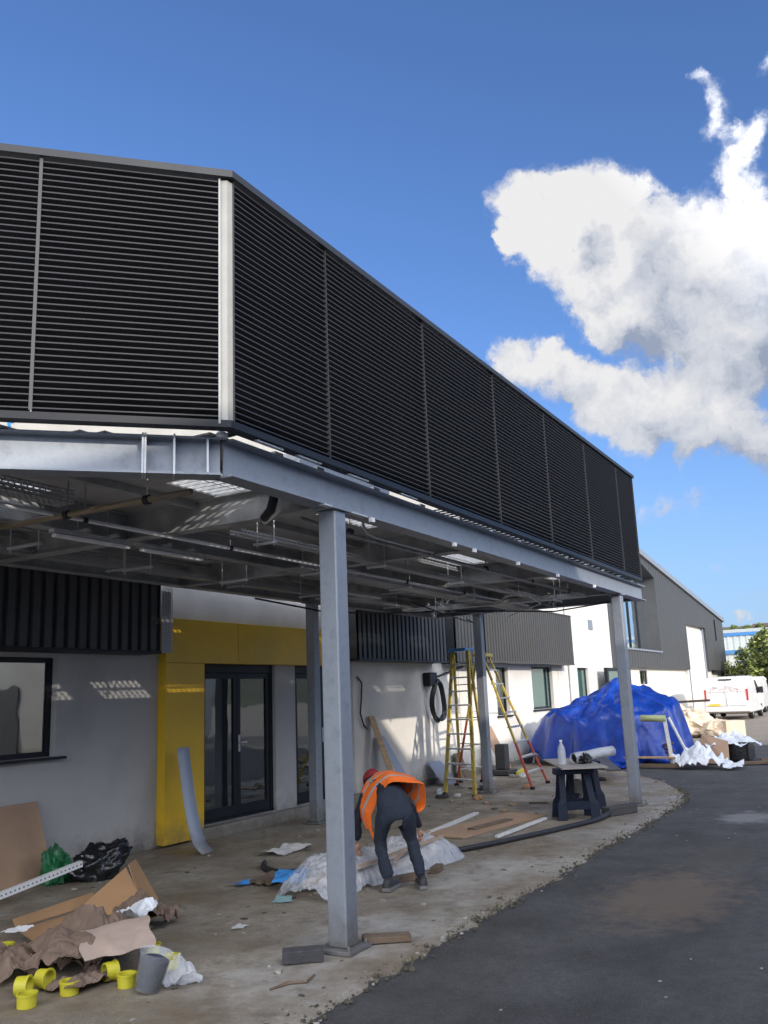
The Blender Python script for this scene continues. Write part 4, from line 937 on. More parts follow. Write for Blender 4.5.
# sacks
mb = lump((6.62, 7.12, 0), .28, .17, .21, 12, .26, 2.4, 64, 32, R(-25)); 
for v in mb.v:
    d = (v.x-6.62)*.9-(v.y-7.12)*.4
    if d > .08: v.z += (d-.08)*.75
tag(mb.build('refuse_sack', M_bag, smooth=True, local=(6.62, 7.12, 0)), 'black plastic refuse sack slumped at the foot of the grey wall', 'refuse sack')
mb = lump((6.3, 7.36, 0), .14, .12, .22, 22, .4, 3, 30, 16)
tag(mb.build('green_bag', M_green, local=(6.3, 7.36, 0)), 'dark green plastic bag tucked behind the black refuse sack', 'bag')
t = empty('slotted_angle', (5.9, 6.9, .1), 'long white slotted metal angle lying propped beside the black refuse sack', 'metal angle')
a, b = V((5.1, 6.98, .06)), V((6.32, 7.02, .2)); mb = MB(); mb.bar(a, b, .004, .055); mb.bar(a+V((0, .02, .026)), b+V((0, .02, .026)), .045, .004); mb.build('angle', M_white, t)
mb = MB()
for i in range(26): c = a.lerp(b, (i+.5)/26); mb.bar(c+V((-.008, -.003, 0)), c+V((.008, -.001, .0025)), .0015, .014)
mb.build('slots', M_clad, t)

# ------------------------------------------------------------------ cardboard heap
def crumpled(name, c, w, h, rot, lift, m, label, seed, cat='cardboard', nx=30, ny=24, amp=.06, shape=None, solid=.003, fs=3., flat=False):
    ca, sa = math.cos(rot), math.sin(rot)
    def fn(u, v):
        x = (u-.5)*w; y = (v-.5)*h
        ox = .05*noise.noise(V((u*3+seed, v*3, 1))); oy = .05*noise.noise(V((u*3, v*3+seed, 2)))
        e = 1+.12*noise.noise(V((u*4+seed, v*4, 5)))
        x = x*e+ox; y = y*e+oy
        z = amp*crease(x, y, fs, seed)*1.2
        if shape: z += shape(u, v)
        return V((c[0]+x*ca-y*sa, c[1]+x*sa+y*ca, c[2]+lift+z))
    mb = sheet(1, 1, nx, ny, fn); o = mb.build(name, m, solid=solid, smooth=flat, local=c)
    return tag(o, label, cat)
def crumpled_p(name, c, w, h, rot, lift, m, label, seed, cat, amp=.2, shape=None):
    return crumpled(name, c, w*.9, h*.9, rot, lift, m, label, seed, cat, 44, 40, amp*.75, (lambda u, v: shape(u, v)*.75), .003, 4.5)
# opened box: flat flap + upright triangular flap
t = empty('opened_cardboard_box', (5.4, 5.6, 0), 'orange brown cardboard box torn open, with one corner flap standing up', 'cardboard box')
def panel(pts, name, m=M_card, th=.006):
    mb = MB(); p = [V(q) for q in pts]; n = (p[1]-p[0]).cross(p[2]-p[0]).normalized()*th; mb.prism(p, n); return mb.build(name, m, t)
panel([(4.480, 5.330, .05), (5.350, 5.080, .10), (5.580, 5.630, .14), (4.680, 5.860, .08)], 'base_panel')
panel([(5.330, 5.230, .11), (5.680, 5.430, .12), (5.650, 5.660, .42), (5.450, 5.540, .42)], 'corner_flap')
panel([(5.330, 5.210, .12), (5.030, 5.730, .10), (5.450, 5.560, .40)], 'side_flap')
panel([(4.680, 5.880, .09), (5.330, 5.740, .14), (5.390, 5.860, .2), (4.730, 5.980, .13)], 'rear_flap')
crumpled_p('crumpled_paper', (5.3, 5.2, 0), .5, .45, R(20), .02, M_paper, 'dark brown crumpled paper beside the standing corner of the opened box', 4, 'packing paper', amp=.2, shape=lambda u, v: .14*math.sin(u*3.1)*math.sin(v*3.1))
crumpled_p('crumpled_paper', (4.55, 5.0, 0), .75, .7, R(10), .02, M_paper, 'largest heap of dark crumpled packing paper in the middle of the rubbish', 9, 'packing paper', amp=.2, shape=lambda u, v: .17*math.sin(u*3.1)*math.sin(v*3.1))
crumpled_p('crumpled_paper', (4.1, 5.25, 0), .7, .6, R(40), .02, M_paper, 'dark crumpled packing paper at the left edge behind the yellow rings', 19, 'packing paper', amp=.18, shape=lambda u, v: .13*math.sin(u*3.1)*math.sin(v*3.1))
crumpled_p('crumpled_paper', (4.15, 4.55, 0), .45, .3, R(0), .0, M_paper, 'small twist of brown paper in front of the pale cardboard', 29, 'packing paper', amp=.1, shape=lambda u, v: .05*math.sin(u*3.1)*math.sin(v*3.1))
t2 = crumpled('flat_cardboard', (4.5, 4.68, 0), .42, .72, R(-38), .14, M_cardp, 'pale flattened cardboard sheet lying on top of the rubbish heap', 33, amp=.02, shape=lambda u, v: .08*math.sin(v*3.1)+.03*u, fs=1.5)
crumpled('torn_cardboard', (4.28, 4.85, 0), .38, .55, R(-30), .12, M_paper, 'torn brown cardboard edge folded beside the pale sheet', 41, amp=.08, shape=lambda u, v: .10*math.sin(v*3.1)*math.sin(u*3.1))
# yellow plastic rings
def ring(x, y, kind, label, rz=0.):
    t = empty('yellow_ring', (x, y, 0), label, 'plastic ring', 'bright yellow plastic pipe rings')
    mb = MB(); pr = [(r*.74, z*.72) for r, z in [(.062, 0), (.072, 0), (.075, .09), (.082, .09), (.082, .105), (.066, .105), (.062, 0)]]
    if kind == 'up': mb.lathe(pr, (x, y, .006), 26)
    else: mb.lathe([(r, z-.038) for r, z in pr], (x, y, .066), 26, R3('Z', rz) @ R3('X', R(90)) @ R3('Y', 0))
    mb.build('collar', M_neon, t, smooth=False)
    return t
ring(3.83, 4.72, 'side', 'yellow plastic ring lying on its side nearest the left edge of the photo', .5)
ring(3.98, 4.72, 'side', 'yellow plastic ring tipped on its side left of the brown paper', .2)
ring(3.72, 4.55, 'up', 'upright yellow plastic ring, frontmost at the left edge')
ring(3.98, 4.5, 'up', 'upright yellow plastic ring in front of the brown paper heap')
ring(4.62, 4.3, 'up', 'upright yellow plastic ring, rightmost beside the clear tub')
ring(4.78, 4.62, 'up', 'upright yellow plastic ring behind the pale cardboard corner')
ring(4.22, 4.28, 'up', 'upright yellow plastic ring touching the left side of the clear tub')
ring(4.95, 5.12, 'side', 'yellow plastic ring on its side under the white film scrap', .9)
ring(4.25, 4.45, 'side', 'yellow plastic ring half hidden under the pale cardboard', 1.2)
ring(4.75, 5.5, 'up', 'yellow plastic ring between the opened box and the brown paper')
ring(4.4, 5.62, 'up', 'yellow plastic ring at the back of the rubbish heap')
# clear tub
t = empty('clear_tub', (4.17, 4.1, 0), 'clear plastic tub with dark contents tipped beside the cardboard', 'tub')
ax3 = R3('Z', .5) @ R3('X', R(14))
mb = MB(); mb.lathe([(0, 0), (.075, .002), (.095, .21), (.102, .215)], (4.19, 4.08, .02), 26, ax3); mb.build('shell', mat('clear_tub_plastic', (.6, .65, .72), .2, 0, .05, 6, alpha=.35), t, smooth=True)
mb = MB(); mb.lathe([(0, .012), (.068, .014), (.086, .17), (.05, .185), (0, .175)], (4.19, 4.08, .02), 22, ax3); mb.build('contents', mat('dark_bolts', (.05, .06, .09), .5, .3, .5, 40, .6, 80), t)
crumpled('film_scrap', (4.36, 3.98, 0), .2, .2, .3, .0, M_film, 'crumpled clear film beside the clear tub', 51, 'plastic film', 16, 16, .12, solid=0)
crumpled('film_scrap', (4.95, 4.95, 0), .24, .24, .3, .16, M_filmw, 'crumpled white film lying on the brown paper', 57, 'plastic film', 16, 16, .14, solid=0)
crumpled('white_label', (4.15, 5.2, 0), .2, .12, .3, .25, M_white, 'small white paper label on the brown paper heap', 61, 'paper', 8, 8, .02, solid=0)
crumpled('blue_wrapper', (6.85, 5.48, 0), .26, .12, -.3, .01, M_bluef, 'small blue wrapper lying alone on the slab', 63, 'wrapper', 10, 8, .04, solid=0)
crumpled('white_label', (5.6, 4.53, 0), .15, .09, .3, .006, M_whited, 'small white paper scrap lying alone on the open slab', 64, 'paper', 8, 8, .012, solid=0)
crumpled('white_rag', (8.5, 6.2, 0), .65, .3, .1, .006, M_whited, 'white rag lying on the slab near the glazed doors', 66, 'rag', 20, 14, .05, solid=0)
crumpled('blue_tray', (6.45, 4.75, 0), .2, .14, .5, .01, mat('teal_pad', (.25, .4, .42), .6), 'pale blue pad on the slab left of the nearest column', 67, 'pad', 8, 8, .015)
crumpled('blue_packet', (6.95, 5.0, 0), .45, .3, .4, .06, M_bluef, 'blue plastic packet poking out behind the nearest column', 68, 'packet', 18, 12, .05, shape=lambda u, v: .06*math.sin(u*3.1))
crumpled('grey_offcut', (7.1, 5.35, 0), .5, .22, .2, .03, M_woodd, 'grey slab offcut lying behind the blue packet', 69, 'offcut', 10, 8, .01, solid=.03)
crumpled('white_packet', (7.35, 5.0, 0), .3, .2, .9, .1, M_whited, 'white folded packet on the slab behind the nearest column', 70, 'packet', 10, 8, .05)
# paver and plank by the nearest column
mb = MB(); mb.box(-.13, .13, -.06, .06, .006, .085, Matrix.Translation((5.05, 3.57, 0)) @ Matrix.Rotation(R(-52), 4, 'Z')); tag(mb.build('paving_block', M_block, bevel=.008, local=(5.05, 3.57, 0)), 'dark grey paving block left of the nearest column base', 'paving block')
stick((5.55, 3.42, .035), (5.75, 3.16, .03), .12, .04, M_woodd, 'short dark plank offcut right of the nearest column base')
mb = MB(); mb.tube([(4.5, 3.42, .01), (4.62, 3.38, .015), (4.7, 3.30, .012), (4.83, 3.33, .012)], [.006, .012, .01, .005], 6); tag(mb.build('twig', M_woodd, local=(4.6, 3.4, 0)), 'small dark twig on the slab in the foreground', 'twig')
# wrapped bundle
t = empty('wrapped_bundle', (7.5, 4.55, 0), 'bundle of boards loosely wrapped in clear plastic sheet at the worker\'s feet', 'wrapped bundle')
def wrapf(u, v):
    x = 6.5+u*2.25; yc = 4.58+.12*math.sin(u*5); wd = (.42 if u < .45 else .36)*(.55+.75*math.sin(min(1, u*1.15+.08)*math.pi*.5))*(1.1-.35*u)
    th = (v-.5)*2; y = yc+th*wd*(1+.1*noise.noise(V((u*6, v*3, 0))))
    h = (.24+.05*math.sin(u*9))*(1-abs(th)**2.6)*(.35+.65*min(1, u*4, (1-u)*5+.25)) + .10*(crease(x, y, 2.6, 3)-.4) + .03*crease(x, y, 9, 5)
    return V((x, y, max(.012, h)))
sheet(1, 1, 90, 46, wrapf).build('plastic_wrap', M_film, t, solid=0)
mb = MB()
for i, (x0, y0, x1, y1, z) in enumerate(((6.9, 4.45, 8.5, 4.4, .07), (6.85, 4.6, 8.55, 4.58, .08), (6.8, 4.75, 8.4, 4.72, .07), (7.0, 4.55, 8.3, 4.52, .15), (7.05, 4.68, 8.2, 4.66, .15))): mb.bar((x0, y0, z), (x1, y1, z), .12, .05)
mb.build('board', M_cream, t)
mb = MB(); mb.bar((7.0, 4.33, .2), (8.5, 4.25, .24), .03, .025); mb.bar((7.5, 4.25, .18), (8.7, 4.5, .26), .03, .02); mb.build('tape_edge', mat('tan_tape', (.42, .32, .25), .6), t)
for i, (x, y, z, a) in enumerate(((7.28, 4.14, .035, .3), (7.5, 4.12, .035, -.4), (7.95, 4.05, .035, .2))):
    mb = MB(); mb.box(-.11, .11, -.04, .04, -.028, .03, Matrix.Translation((x, y, z)) @ Matrix.Rotation(a, 4, 'Z')); tag(mb.build('timber_block', M_woodd, bevel=.005, local=(x, y, 0)), 'dark timber block beside the worker\'s boots', 'timber block', 'timber blocks at the worker\'s feet')

# ------------------------------------------------------------------ worker
G0 = V((7.16, 3.95, 0)); rr_ = V((.49, -.872, 0)); vv_ = V((.872, .49, 0))
def Wp(r, v, z): return G0+rr_*r+vv_*v+V((0, 0, z+.012))
P = empty('person', G0, 'worker in orange high visibility vest and red cap bending over a plastic wrapped bundle', 'person')
def skin_mesh(name, joints, edges, mats, parent, sub=2, root=0):
    me = bpy.data.meshes.new(name); me.from_pydata([tuple(j[0]-parent.location) for j in joints], edges, []); o = bpy.data.objects.new(name, me); COL.objects.link(o); o.parent = parent
    md = o.modifiers.new('skin', 'SKIN'); md.use_smooth_shade = True
    for i, j in enumerate(joints):
        rr = j[1] if isinstance(j[1], tuple) else (j[1], j[1]); me.skin_vertices[0].data[i].radius = rr
    me.skin_vertices[0].data[root].use_root = True
    sm = o.modifiers.new('sub', 'SUBSURF'); sm.levels = sub; sm.render_levels = sub
    bpy.context.view_layer.update()
    dg = bpy.context.evaluated_depsgraph_get(); m2 = bpy.data.meshes.new_from_object(o.evaluated_get(dg)); bpy.data.objects.remove(o)
    return m2
J = [(Wp(-.07, .0, .69), (.13, .11)),      # 0 pelvis
     (Wp(-.11, .13, .78), (.13, .105)),       # 1 waist
     (Wp(-.14, .30, .83), (.145, .11)),      # 2 chest
     (Wp(-.18, .45, .82), (.12, .09)),       # 3 upper chest
     (Wp(-.215, .54, .81), (.052, .052)),   # 4 neck
     (Wp(-.245, .61, .81), (.06, .06)),      # 5 skull base
     (Wp(-.165, .01, .63), (.086, .09)),    # 6 hip L
     (Wp(-.215, .11, .39), (.06, .064)),     # 7 knee L
     (Wp(-.20, .07, .26), (.058, .06)),
     (Wp(-.15, .0, .075), (.052, .056)),      # 9 ankle L
     (Wp(.02, .02, .63), (.086, .09)),      # 10 hip R
     (Wp(.06, .14, .39), (.06, .064)),
     (Wp(.09, .09, .26), (.058, .06)),
     (Wp(.14, .04, .075), (.052, .056)),      # 13 ankle R
     (Wp(-.355, .40, .74), (.066, .062)),     # 14 shoulder L
     (Wp(-.43, .42, .53), (.048, .048)),     # elbow L
     (Wp(-.43, .46, .34), (.034, .034)),     # wrist L
     (Wp(-.05, .48, .78), (.066, .062)),     # 17 shoulder R
     (Wp(.10, .44, .58), (.048, .048)),
     (Wp(.15, .42, .44), (.034, .034))]     # wrist R
Ed = [(0, 1), (1, 2), (2, 3), (3, 4), (4, 5), (0, 6), (6, 7), (7, 8), (8, 9), (0, 10), (10, 11), (11, 12), (12, 13), (3, 14), (14, 15), (15, 16), (3, 17), (17, 18), (18, 19)]
body = skin_mesh('person_body', J, Ed, None, P)
bm = bmesh.new(); bm.from_mesh(body); bpy.data.meshes.remove(body)
wl = J[1][0]-P.location
spine = (J[3][0]-J[0][0]).normalized()
for f in bm.faces:
    c = f.calc_center_median()+P.location
    s = (c-J[0][0]).dot(spine); f.smooth = True
    leg = c.z < .66 and (c-G0).dot(vv_) < .3
    f.material_index = 0 if (leg or s < .13) and (c-G0).dot(vv_) < .3 else 1
    if (c-J[4][0]).length < .1 and (c-J[4][0]).dot(spine) > -.02: f.material_index = 2
# crumple the clothes a little
for v in bm.verts:
    c = v.co+P.location
    v.co += v.normal*(.016*noise.noise(c*10)+.016*(abs(noise.noise(V((c.x*13, c.y*13, c.z*26))))-.25))
# head
hc = Wp(-.275, .66, .835); hd = V((-.2, .62, -.75))
look = (rr_*-.35+vv_*.75+V((0, 0, -.62))).normalized()   # face direction: down at the work
side = look.cross(V((0, 0, 1))).normalized(); crown = side.cross(look).normalized()
def add_uv(bm, fn, n, m, mi):
    vs = [[bm.verts.new(fn(i/n*2*math.pi, j/m*math.pi)) for i in range(n)] for j in range(m+1)]
    for j in range(m):
        for i in range(n):
            f = bm.faces.new((vs[j][i], vs[j][(i+1) % n], vs[j+1][(i+1) % n], vs[j+1][i])); f.material_index = mi; f.smooth = True
def headf(a, b):
    d = V((math.sin(b)*math.cos(a), math.sin(b)*math.sin(a), math.cos(b)))  # x=side y=look z=crown
    x, y, z = d.x*.075, d.y*.093, d.z*.112
    if z < 0: x *= 1+z*2.2; y = y*(1+z*.9)+(.012 if y > 0 else 0)
    y += .022*math.exp(-((x/.014)**2+((z+.018)/.022)**2)) if y > 0 else 0      # nose
    if y > 0: y -= .010*math.exp(-(((abs(x)-.03)/.014)**2+((z-.006)/.012)**2)); y += .006*math.exp(-((x/.022)**2+((z+.055)/.008)**2))
    return hc+side*x+look*y+crown*z-P.location
add_uv(bm, headf, 32, 24, 2)
for sgn in (-1, 1):
    add_uv(bm, lambda a, b: hc+side*(sgn*(.074+.008*math.cos(a)*math.sin(b)))+look*(-.005+.018*math.sin(a)*math.sin(b))+crown*(-.01+.03*math.cos(b))-P.location, 12, 8, 2)
# hands with five fingers
def hand(wrist, fdir, palm_n, s):
    fdir = fdir.normalized(); sd = fdir.cross(palm_n).normalized()*s
    js = [(wrist, (.027, .022)), (wrist+fdir*.035, (.035, .018)), (wrist+fdir*.075, (.038, .015))]; es = [(0, 1), (1, 2)]
    ms = [skin_mesh('hand', js, es, None, P, 1)]
    for k, (off, ln) in enumerate(((-.03, .062), (-.010, .074), (.010, .07), (.03, .056))):
        b0 = wrist+fdir*.07+sd*off; d1 = (fdir+sd*off*2+palm_n*.25).normalized(); d2 = (fdir+palm_n*.9).normalized(); d3 = (fdir*.4+palm_n).normalized()
        p1 = b0+d1*ln*.5; p2 = p1+d2*ln*.32; p3 = p2+d3*ln*.25
        ms.append(skin_mesh('finger', [(b0, .0095), (p1, .009), (p2, .008), (p3, .007)], [(0, 1), (1, 2), (2, 3)], None, P, 1))
    b0 = wrist+fdir*.03-sd*.028; p1 = b0+(fdir*.6-sd*.8+palm_n*.2).normalized()*.035; p2 = p1+(fdir+palm_n*.5-sd*.1).normalized()*.03; p3 = p2+(fdir+palm_n*.7).normalized()*.022
    ms.append(skin_mesh('thumb', [(b0, .012), (p1, .0105), (p2, .0095), (p3, .008)], [(0, 1), (1, 2), (2, 3)], None, P, 1))
    for m_ in ms:
        k0 = len(bm.faces); bm.from_mesh(m_); bm.faces.ensure_lookup_table()
        for f in bm.faces[k0:]: f.material_index = 2; f.smooth = True
        bpy.data.meshes.remove(m_)
hand(J[16][0]+V((0, 0, -.01)), V((.05, .1, -1)), (rr_*.6+vv_*.5).normalized(), 1)
hand(J[19][0]+V((0, 0, -.01)), V((.0, .1, -1)), (rr_*-.6+vv_*.5).normalized(), -1)
me = bpy.data.meshes.new('body'); bm.to_mesh(me); bm.free()
for m_ in (M_denim, M_navy, M_skin): me.materials.append(m_)
bo = bpy.data.objects.new('body', me); COL.objects.link(bo); bo.parent = P
# vest: lofted open shell around the torso, hem loose over the hips
mb = MB(); rings = 16; seg = 44; vs = []
cen = [Wp(-.085, .07, .79), Wp(-.10, .15, .80), Wp(-.13, .28, .835), Wp(-.165, .39, .84), Wp(-.195, .48, .825)]
def cpt(t):
    t *= 4; i = min(3, int(t)); return cen[i].lerp(cen[i+1], t-i)
for j in range(rings+1):
    t = j/rings; c = cpt(t); d = (cpt(min(1, t+.05))-cpt(max(0, t-.05))).normalized()
    lat = rr_; nn = lat.cross(d).normalized()
    if nn.z < 0: nn = -nn
    wx = .178+.03*math.sin(t*math.pi) if t < .9 else .15; hy = .105+.035*min(1, t*3)-.02*t; drop = (.16*(1-t)**1.5)
    if t > .93: wx *= .85; hy *= .8
    for i in range(seg):
        a = 2*math.pi*i/seg; x = math.cos(a)*wx; z = math.sin(a)*hy
        fl = .035*noise.noise(V((math.cos(a)*2.2, math.sin(a)*2.2, t*4)))+.012*noise.noise(V((a*3, t*9, 2)))
        side_drop = abs(math.cos(a))**3*(1-t)
        p = c+lat*(x*(1+fl*3))+nn*(z*(1+fl*4)-(0 if z > 0 else drop))
        if x < 0: ld = abs(math.cos(a))**1.6*(1-t)**.8; p += V((0, 0, -.24*ld))+vv_*.16*ld-lat*.03*ld-lat*(.05*(1-abs(2*t-1)))*(abs(math.cos(a))**2)
        if x > 0: p += lat*.11*side_drop+V((0, 0, .05*side_drop))
        if x < 0 and t > .25: p += V((0, 0, -.06*abs(math.cos(a))**2*(1-t)*2))
        vs.append(p)
fs = []
for j in range(rings):
    for i in range(seg):
        a = 2*math.pi*(i+.5)/seg
        if math.sin(a) < -.55 and j < rings-2: continue      # open front under the chest
        fs.append((j*seg+i, j*seg+(i+1) % seg, (j+1)*seg+(i+1) % seg, (j+1)*seg+i)); 
mb.v = vs; mb.f = fs; mb.mi = []
for f in fs:
    j = f[0]//seg; i = f[0] % seg; a = 2*math.pi*(i+.5)/seg
    st = (j in (5, 9)) or (j in (12, ) ) or (math.sin(a) > .0 and abs(math.cos(a)+.55) < .07 and j > 8)
    mb.mi.append(1 if st else 0)
vo = mb.build('vest', [M_hiviz, M_refl], P, smooth=True, solid=.006, subd=1)
# cap
mb = MB()
def capf(a, b):
    d = V((math.sin(b)*math.cos(a), math.sin(b)*math.sin(a), math.cos(b))); return hc+side*d.x*.088+look*(d.y*.108-.004)+crown*(d.z*.112+.022)
n, m = 24, 8
mb.add([capf(i/n*2*math.pi, j/m*math.pi*.5) for j in range(m+1) for i in range(n)], [(j*n+i, j*n+(i+1) % n, (j+1)*n+(i+1) % n, (j+1)*n+i) for j in range(m) for i in range(n)])
vs = []
for i in range(9):
    a = math.pi*(.2+.6*i/8); base = hc+side*math.cos(a)*.088+look*math.sin(a)*.108+crown*.022; vs += [base, base+look*.07*math.sin(a)-crown*.012+side*math.cos(a)*.01]
mb.add(vs, [(2*i, 2*i+1, 2*i+3, 2*i+2) for i in range(8)])
mb.build('cap', M_cap2, P, smooth=True, solid=.004)
mb = MB()
add = lambda a, b: hc+side*.0802*math.sin(b)*math.cos(a)+look*(-.006+.096*math.sin(b)*math.sin(a))+crown*(.114*math.cos(b))
mb.add([add(math.pi+i/14*math.pi, (.35+.3*j/6)*math.pi) for j in range(7) for i in range(15)], [(j*15+i, j*15+i+1, (j+1)*15+i+1, (j+1)*15+i) for j in range(6) for i in range(14)])
mb.build('hair', mat('dark_hair', (.02, .015, .012), .8), P, smooth=True, solid=.004)
# boots
for ank, dr in ((J[9][0], (vv_*.9+rr_*.35)), (J[13][0], (vv_*1+rr_*-.1))):
    dr = dr.normalized(); sd = dr.cross(V((0, 0, 1)))
    mb = MB(); vs = []; prof = [(-.09, .03, .085, .035), (-.06, .038, .10, .0), (0, .042, .11, 0), (.06, .044, .085, 0), (.12, .05, .065, 0), (.17, .045, .055, 0), (.205, .02, .04, 0)]
    base = V((ank.x, ank.y, .012))
    for s, w, h, _ in prof:
        for k in range(10):
            a = math.pi*k/9; vs.append(base+dr*s+sd*w*math.cos(a)+V((0, 0, .028+(h-.028)*math.sin(a)**.7)))
    kk = 10; mb.add(vs, [(j*kk+i, j*kk+i+1, (j+1)*kk+i+1, (j+1)*kk+i) for j in range(6) for i in range(9)]+[tuple(range(10)), tuple(range(60, 70))])
    b = mb.build('boot', M_shoe, P, smooth=True)
    mb = MB(); poly = [base+dr*s+sd*w*1.08 for s, w, _, _ in prof]+[base+dr*s-sd*w*1.08 for s, w, _, _ in reversed(prof)]
    mb.prism(poly, (0, 0, .03)); q = mb.build('sole', M_sole, P); q.parent = b

# ------------------------------------------------------------------ blue tarpaulin heap
def tarp_mesh():
    c = V((20.6, 5.75)); n, m = 150, 46; vs = []
    peaks = [((20.6, 5.62), 1.92, 1.0), ((20.45, 6.35), 1.55, .7), ((20.9, 5.1), 1.72, .75), ((20.3, 6.95), 1.32, .9), ((20.9, 4.55), 1.35, .8), ((21.5, 6.0), 1.4, 1)]
    for j in range(m+1):
        t = j/m
        for i in range(n):
            a = 2*math.pi*i/n
            Rx, Ry = 1.35, 1.68
            if math.sin(a) > 0: Ry = 1.95
            s = min(1, t/.72); x = c.x+math.cos(a)*Rx*s*.86; y = c.y+math.sin(a)*Ry*s*.86
            h = 0
            for (px, py), ph, sl in peaks:
                h = max(h, ph-sl*.62*math.hypot((x-px)*1.2, (y-py)))
            h = max(h, .55)
            fold = .5+.5*noise.noise(V((math.cos(a)*3.1, math.sin(a)*3.1, t*1.3)))
            x += .10*noise.noise(V((x*2.3, y*2.3, 4)))*s; y += .10*noise.noise(V((x*2.3, y*2.3, 9)))*s
            h += .16*(crease(x, y, 1.7, 2)-.5) - .10*abs(noise.noise(V((a*4.2, s*.8, 3))))*s
            if t > .72:
                q = (t-.72)/.28; k = 1+.17*q+.03*q*math.sin(a*13+5*noise.noise(V((a*3, 0, 0))))+.16*q*noise.noise(V((math.cos(a)*5, math.sin(a)*5, q)))
                x = c.x+(x-c.x)*k; y = c.y+(y-c.y)*k
                hb = .06+.10*abs(noise.noise(V((a*2.5, 0, 7))))+(.35 if math.sin(a) > .55 else 0)*max(0, math.sin(a)-.55)*2
                h = h*(1-q)+hb*q
            aa = math.atan2(y-5.62, x-20.6); rd = math.hypot(x-20.6, y-5.62)
            h -= .13*min(1, rd)*abs(noise.noise(V((math.cos(aa)*2.6, math.sin(aa)*2.6, 2+rd*.9))))
            h += .05*(crease(x, y, 3.6, 6)-.5)
            vs.append((x, y, max(.02, h)))
    mb = MB(); mb.add(vs, [(j*n+i, j*n+(i+1) % n, (j+1)*n+(i+1) % n, (j+1)*n+i) for j in range(m) for i in range(n)]); return mb
tag(tarp_mesh().build('tarpaulin', M_tarp, smooth=True, solid=.004, local=(20.6, 5.8, 0)), 'large crumpled blue tarpaulin draped over a heap of materials', 'tarpaulin')
t = empty('pallet_stack', (20.7, 5.5, 0), 'stack of pallets and boards hidden under the blue tarpaulin, edges showing', 'pallets')
for i in range(3):
    z = .02+i*.16; mb = MB()
    for y in (4.4, 5.3, 6.2): mb.box(19.75, 21.6, y, y+.1, z, z+.1)
    for k in range(9): y = 4.35+k*.23; mb.box(19.72, 21.62, y, y+.12, z+.103, z+.125)
    mb.build('pallet', M_woodd, t)
crumpled('tarpaulin', (19.1, 5.55, 0), .8, .8, 1.1, .01, M_tarp, 'loose corner of blue tarpaulin spread on the ground behind the trestles', 81, 'tarpaulin', 30, 20, .09, solid=0, flat=True)
# wood frame / drain pipe leaning on tarp
t = empty('pipe_offcut', (19.5, 4.3, 0), 'pale green pipe with white end propped against the tarpaulin', 'pipe')
mb = MB(); mb.tube([(19.35, 4.85, 1.0), (19.45, 4.35, .98)], .07, 12); mb.build('tube', mat('pale_green', (.35, .4, .2), .5), t, smooth=True)
stick((19.45, 4.38, 1.0), (19.35, 4.28, .08), .07, .05, M_whited, 'upright white batten propped against the tarpaulin')
stick((19.5, 4.3, 1.0), (19.25, 3.85, .06), .04, .04, M_whited, 'slanting white batten propped against the tarpaulin')
stick((19.2, 5.2, .05), (19.1, 4.0, .05), .09, .07, M_woodd, 'dark timber lying in front of the tarpaulin')
stick((19.4, 5.3, .2), (19.3, 4.2, .2), .2, .03, M_wood, 'brown board edge sticking out under the tarpaulin')
stick((20.2, 7.5, .55), (20.1, 7.6, .02), .03, .03, M_whited, 'thin pale prop under the left end of the tarpaulin')
stick((21.2, 4.4, 1.28), (21.0, 3.7, 1.3), .05, .05, M_woodd, 'dark branch end poking out right of the tarpaulin top')
# plastic and cardboard beside tarp
crumpled('white_plastic_sheet', (19.3, 3.75, 0), .9, .9, .5, .02, M_filmw, 'crumpled white plastic sheeting spilling right of the tarpaulin', 83, 'plastic sheet', 44, 40, .20, solid=0, fs=3.5, shape=lambda u, v: .30*math.sin(v*3.1)*math.sin(u*3.1))
crumpled('white_plastic_sheet', (19.2, 3.05, 0), .9, .35, .1, .01, M_filmw, 'low tail of white plastic sheeting trailing along the ground', 85, 'plastic sheet', 30, 16, .14, solid=0)
crumpled('white_plastic_sheet', (21.0, 3.35, 0), 1.4, 1.1, .2, .42, M_filmw, 'white plastic sheeting draped on top of the black crate', 87, 'plastic sheet', 44, 40, .14, solid=0, fs=4, shape=lambda u, v: .16*math.sin(v*3.1)*math.sin(u*3.1)-.12)
mb = MB(); mb.box(20.5, 21.5, 2.95, 3.85, .02, .42); tag(mb.build('black_crate', M_bag, bevel=.04, local=(21, 3.4, 0)), 'black crate under white plastic right of the tarpaulin', 'crate')
mb = MB(); mb.prism([(20.2, 3.95, .02), (19.9, 3.25, .02), (20.3, 3.3, .45), (20.45, 3.85, .6)], (.02, .01, .01)); tag(mb.build('leaning_board', M_ply, local=(20.2, 3.6, 0)), 'brown board leaning on the black crate', 'board')
for i, (x, y) in enumerate(((20.0, 2.75), (20.3, 2.4), (20.5, 2.0))):
    stick((x, y+.3, .04+i*.04), (x+.6, y-1.5, .05+i*.04), .14, .05, M_woodd, ['brown plank on the ground nearest the white sheeting', 'brown plank stacked second beyond the white sheeting', 'brown plank lying farthest right beyond the white sheeting'][i])
